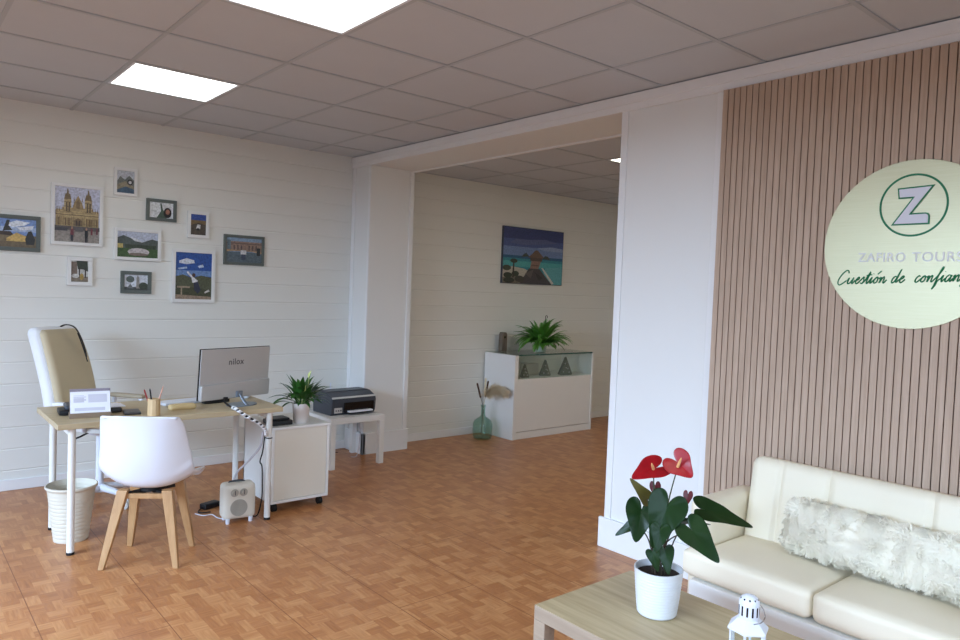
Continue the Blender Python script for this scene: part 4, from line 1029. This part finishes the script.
for f in rnd.choices(fs, wts, k=30000):
    c_, nrm, ar, cs = f
    if nrm.x > .6: continue
    w = [rnd.random() for _ in cs]; s_ = sum(w); p = sum((cs[i] * (w[i] / s_) for i in range(len(cs))), V((0, 0, 0)))
    fl_ = V((math.sin(p.y * 31 + p.z * 17) * .8 + rnd.gauss(0, .35), math.sin(p.z * 37 - p.y * 13) * .9 + rnd.gauss(0, .4), -.35 + math.cos(p.y * 23 + p.z * 29) * .6 + rnd.gauss(0, .3)))
    tg = fl_ - nrm * fl_.dot(nrm)
    d = (nrm * .42 + tg * .85).normalized(); L = rnd.uniform(.016, .032); sd = d.cross(nrm)
    if sd.length < .05: sd = V((0, 1, 0))
    sd = sd.normalized() * rnd.uniform(.0010, .0022); d2 = (d * .6 + tg * .5 - nrm * .25 + V((0, 0, -.2))).normalized()
    m1 = p + d * L * .5; m2 = m1 + d2 * L * .5; k = len(vv)
    vv += [p - sd, p + sd, m1 - sd * .9, m1 + sd * .9, m2]
    ff += [(k, k + 1, k + 3, k + 2), (k + 2, k + 3, k + 4)]
me = bpy.data.meshes.new('fur_pile'); me.from_pydata([v - V(t.location) for v in vv], [], ff); me.materials.append(M['fur'])
for p in me.polygons: p.use_smooth = True
o = bpy.data.objects.new('fur_pile', me); COL.objects.link(o); o.parent = t

# coffee table
t = thing('coffee_table', 'rectangular oak veneer coffee table in front of the sofa', 'coffee table', (.93, -2.87, 0))
QX0, QX1, QY0, QY1, QZ = .675, 1.195, -3.32, -2.458, .41
tb = MB().box((QX0, QY0, QZ - .048), (QX1, QY1, QZ))
tb.bm.faces.ensure_lookup_table()
for f in tb.bm.faces: f.material_index = 0 if f.calc_center_median().z > QZ - .001 else 1  # top face gets the lit oak, all other faces the shaded copy
tb.build('tabletop', [M['oak_y'], M['oak_shaded']], t, world=True, bevel=.0015)
for x in (QX0, QX1 - .05):
    for y in (QY0, QY1 - .05): MB().box((x, y, 0), (x + .05, y + .05, QZ - .0485)).build('leg', M['oak_shaded'], t, world=True, bevel=.0015)

# anthurium
PC = V((.962, -2.745, QZ + .0005))
t = thing('potted_anthurium', 'red flowering anthurium in a ribbed white pot on the coffee table', 'potted plant', PC)
prof = [(.055, 0), (.061, .003)]
for k in range(14): z = .006 + k * .0098; r = .0625 + .016 * (z / .155) ** .8; prof += [(r, z), (r + .0019, z + .003), (r + .0019, z + .006)]
prof += [(.0788, .147), (.0805, .151), (.0800, .155), (.0755, .155), (.074, .145), (.0725, .132)]
MB().lathe(prof, n=48).build('pot', M['pot'], t, smooth=True)
MB().lathe([(.0735, .126), (.073, .134), (.05, .139), (.001, .141)], n=32).build('soil', M['soil'], t, smooth=True)
LEAVES = [
  ((1.0594, -2.8443, 0.7693), (1.1941, -2.9604, 0.7297), 0.050, (-0.4, -0.45, 0.8), 1.0),
  ((0.9499, -2.8717, 0.7283), (0.9551, -2.9717, 0.6558), 0.052, (-0.62, -0.7, 0.35), 1.0),
  ((0.9138, -2.7985, 0.7896), (0.8464, -2.8003, 0.6683), 0.066, (-0.66, -0.68, 0.3), .95),
  ((0.9322, -2.6854, 0.743), (0.8856, -2.7029, 0.652), 0.054, (-0.8, -0.55, 0.2), 1.0),
  ((0.9193, -2.6765, 0.7046), (0.8769, -2.617, 0.6546), 0.024, (-0.45, -0.55, 0.7), .8),
  ((0.8806, -2.8001, 0.7248), (0.8483, -2.8156, 0.6573), 0.034, (-0.66, -0.7, 0.25), .8),
  ((0.91, -2.8027, 0.6495), (0.8945, -2.8324, 0.5831), 0.030, (-0.66, -0.73, 0.2), .8),
  ((0.8797, -2.7775, 0.6417), (0.8769, -2.8042, 0.5868), 0.024, (-0.75, -0.63, 0.2), .8),
  ((1.0653, -2.7478, 0.7024), (1.1316, -2.8296, 0.7147), 0.028, (-0.1, -0.15, 0.98), .8),
  ((0.9149, -2.7202, 0.7992), (0.8508, -2.7016, 0.8697), 0.026, (-0.62, -0.73, 0.3), .9),
]
soil = PC + V((0, 0, .137))
def stalk(at, r=.0024, off=(0, 0), m='stem'):
    at = V(at); b0 = soil + V((off[0], off[1], 0)); mid = b0.lerp(at, .5) + V((0, 0, .03)) + (b0 - at).to_2d().to_3d() * .12
    return spline([b0, mid, at], 8)
for k, (a, tp, hw, nn, lb) in enumerate(LEAVES):
    mb = MB(); heart(mb, a, tp, hw, nn, lobe=lb, droop=.16, fold=.14, wav=.07)
    lf = mb.build('leaf', M['leaf_reddish'] if k == 9 else M['leaf_dark'], t, world=True, smooth=True, recalc=False, solid=.0008, subd=1)
    mb = MB(); an = k * 2.4
    mb.tube(stalk(a, off=(.022 * math.cos(an), .022 * math.sin(an))), [.0027, .0019], 7)
    mb.build('leaf_stalk', M['stem_dark'], lf, world=True, smooth=True)
for k, (a, tp, hw, nn, s0, s1) in enumerate((((0.9635, -2.7042, 0.8877), (0.8725, -2.686, 0.868), .050, (-0.25, -0.45, 0.8), (0.9551, -2.7102, 0.89), (0.9259, -2.7235, 0.9146)),
                                             ((1.011, -2.7694, 0.9134), (1.0105, -2.8242, 0.8792), .049, (-0.66, -0.72, 0.1), (0.9996, -2.7734, 0.9044), (0.9916, -2.7909, 0.939)))):
    mb = MB(); heart(mb, a, tp, hw, nn, lobe=1.35 - .3 * k, droop=.1, fold=.2)
    f = mb.build('flower', M['red'], t, world=True, smooth=True, recalc=False, solid=.0012, subd=1)
    MB().tube([s0, V(s0).lerp(V(s1), .6), s1], [.0052, .0045, .002], 9).build('spadix', M['spadix'], f, world=True, smooth=True)
    MB().tube(stalk(a, off=(-.01 + .03 * k, .015)), [.0028, .0019], 7).build('flower_stalk', M['stem'], f, world=True, smooth=True)
for a, tp, hw in (((1.036, -2.794, .808), (1.024, -2.800, .776), .017), ((.984, -2.70, .822), (.974, -2.712, .788), .02)):
    mb = MB(); heart(mb, a, tp, hw, (-.66, -.7, .2), lobe=1.2, droop=.3, fold=.1)
    f = mb.build('faded_flower', M['red_dark'], t, world=True, smooth=True, recalc=False, solid=.0012, subd=1)
    MB().tube(stalk(a, off=(.01, .01)), [.0025, .0018], 7).build('flower_stalk', M['stem'], f, world=True, smooth=True)

# lantern
t = thing('lantern', 'small white metal candle lantern with domed top on the coffee table', 'lantern', (.832, -3.138, QZ + .0005), .35)
N6 = 6
def hexr(mb, prof): return mb.lathe(prof, n=N6)
hexr(MB(), [(.052, 0), (.055, .004), (.055, .012), (.05, .016)]).build('base', M['white_plastic'], t)
for k in range(N6):
    a = 2 * PI * k / N6; MB().cyl((.048 * math.cos(a), .048 * math.sin(a), .0165), (.048 * math.cos(a), .048 * math.sin(a), .137), .0035, n=8).build('post', M['white_plastic'], t)
gl = MB()
for k in range(N6):
    a, b_ = 2 * PI * k / N6, 2 * PI * (k + 1) / N6
    gl.face([(.045 * math.cos(x), .045 * math.sin(x), z) for x, z in ((a, .017), (b_, .017), (b_, .136), (a, .136))])
gl.build('glass_pane', M['glass'], t)
hexr(MB(), [(.05, .136), (.0575, .138), (.0575, .144), (.030, .170), (.001, .170)]).build('roof', M['white_plastic'], t, bevel=.001)
dm = MB().lathe([(.0265, .170), (.0275, .172), (.0275, .214)] + [(.0275 * math.cos(k * PI / 12), .214 + .022 * math.sin(k * PI / 12)) for k in range(1, 6)] + [(.001, .2362)], n=32).build('dome', M['white_plastic'], t, smooth=True)
sl = MB()
for k in range(12):
    a = 2 * PI * k / 12; e = V((math.cos(a), math.sin(a), 0)); s_ = V((-e.y, e.x, 0))
    c_ = e * .0278
    sl.face([c_ + s_ * x + V((0, 0, z)) for x, z in ((-.0026, .180), (.0026, .180), (.0026, .207), (-.0026, .207))])
for k in range(10):
    a = 2 * PI * k / 10 + .2; q = .55; e = V((math.cos(a), math.sin(a), 0)); s_ = V((-e.y, e.x, 0)); nn = V((e.x * math.cos(q), e.y * math.cos(q), math.sin(q))); u = nn.cross(s_)
    c_ = V((e.x * .0275 * math.cos(q), e.y * .0275 * math.cos(q), .214 + .022 * math.sin(q))) + nn * .0006
    sl.face([c_ + s_ * (.0026 * math.cos(x * PI / 4)) + u * (.0026 * math.sin(x * PI / 4)) for x in range(8)])
sl.build('vent_hole', M['screen'], dm)
MB().tube([(-.03, -.018, .166), (-.02, -.036, .172), (.005, -.042, .182), (.024, -.028, .2), (.028, -.008, .206)], .0016, 6, smooth_path=5).build('handle', M['chrome'], t, smooth=True)
tag(MB().lathe([(.019, 0), (.02, .001), (.02, .05), (.018, .052), (.001, .05)], (.832, -3.138, QZ + .0175), 20).build('candle', M['paper'], smooth=True), 'white candle inside the small lantern', 'candle')

# ------------------------------------------------------------------ light
w = bpy.data.worlds.new('daylight'); sc.world = w; w.use_nodes = True
w.node_tree.nodes['Background'].inputs[0].default_value = (.62, .76, 1., 1); w.node_tree.nodes['Background'].inputs[1].default_value = .6
def area(name, loc, rot, sx, sy, power, colr):
    l = bpy.data.lights.new(name, 'AREA'); l.shape = 'RECTANGLE'; l.size = sx; l.size_y = sy; l.energy = power; l.color = colr
    o = bpy.data.objects.new(name, l); COL.objects.link(o); o.location = loc; o.rotation_euler = rot
    return o
def aim(loc, tgt): return (V(tgt) - V(loc)).to_track_quat('-Z', 'Y').to_euler()
area('sky_light_left', (-7.2, -2.0, 3.6), aim((-7.2, -2.0, 3.6), (0, -1.8, .9)), 7.0, 3.4, 2400, (.54, .73, 1.))
area('sky_light_front', (-.4, -9.6, 3.6), aim((-.4, -9.6, 3.6), (0, -3, .9)), 7.0, 3.4, 640, (.56, .75, 1.))

# ------------------------------------------------------------------ camera
yaw, pitch, roll = .7028, -.0403, .0378
cyw, syw, cp, sp_, cr, sr = math.cos(yaw), math.sin(yaw), math.cos(pitch), math.sin(pitch), math.cos(roll), math.sin(roll)
fwd = V((syw * cp, cyw * cp, sp_)); rgt = V((cyw, -syw, 0)); upv = rgt.cross(fwd)
r2 = rgt * cr + upv * sr; u2 = -rgt * sr + upv * cr
cam = bpy.data.cameras.new('camera'); co = bpy.data.objects.new('camera', cam); COL.objects.link(co)
cam.sensor_width = 36; cam.lens = 715.64 / 960 * 36; cam.clip_start = .05
m = Matrix((r2, u2, -fwd)).transposed().to_4x4(); m.translation = V((-1.032, -4.1315, 1.4612)); co.matrix_world = m
sc.camera = co
sc.view_settings.view_transform = 'Standard'; sc.view_settings.look = 'None'; sc.view_settings.gamma = 1; sc.view_settings.use_curve_mapping = False
sc.view_settings.exposure = -0.08
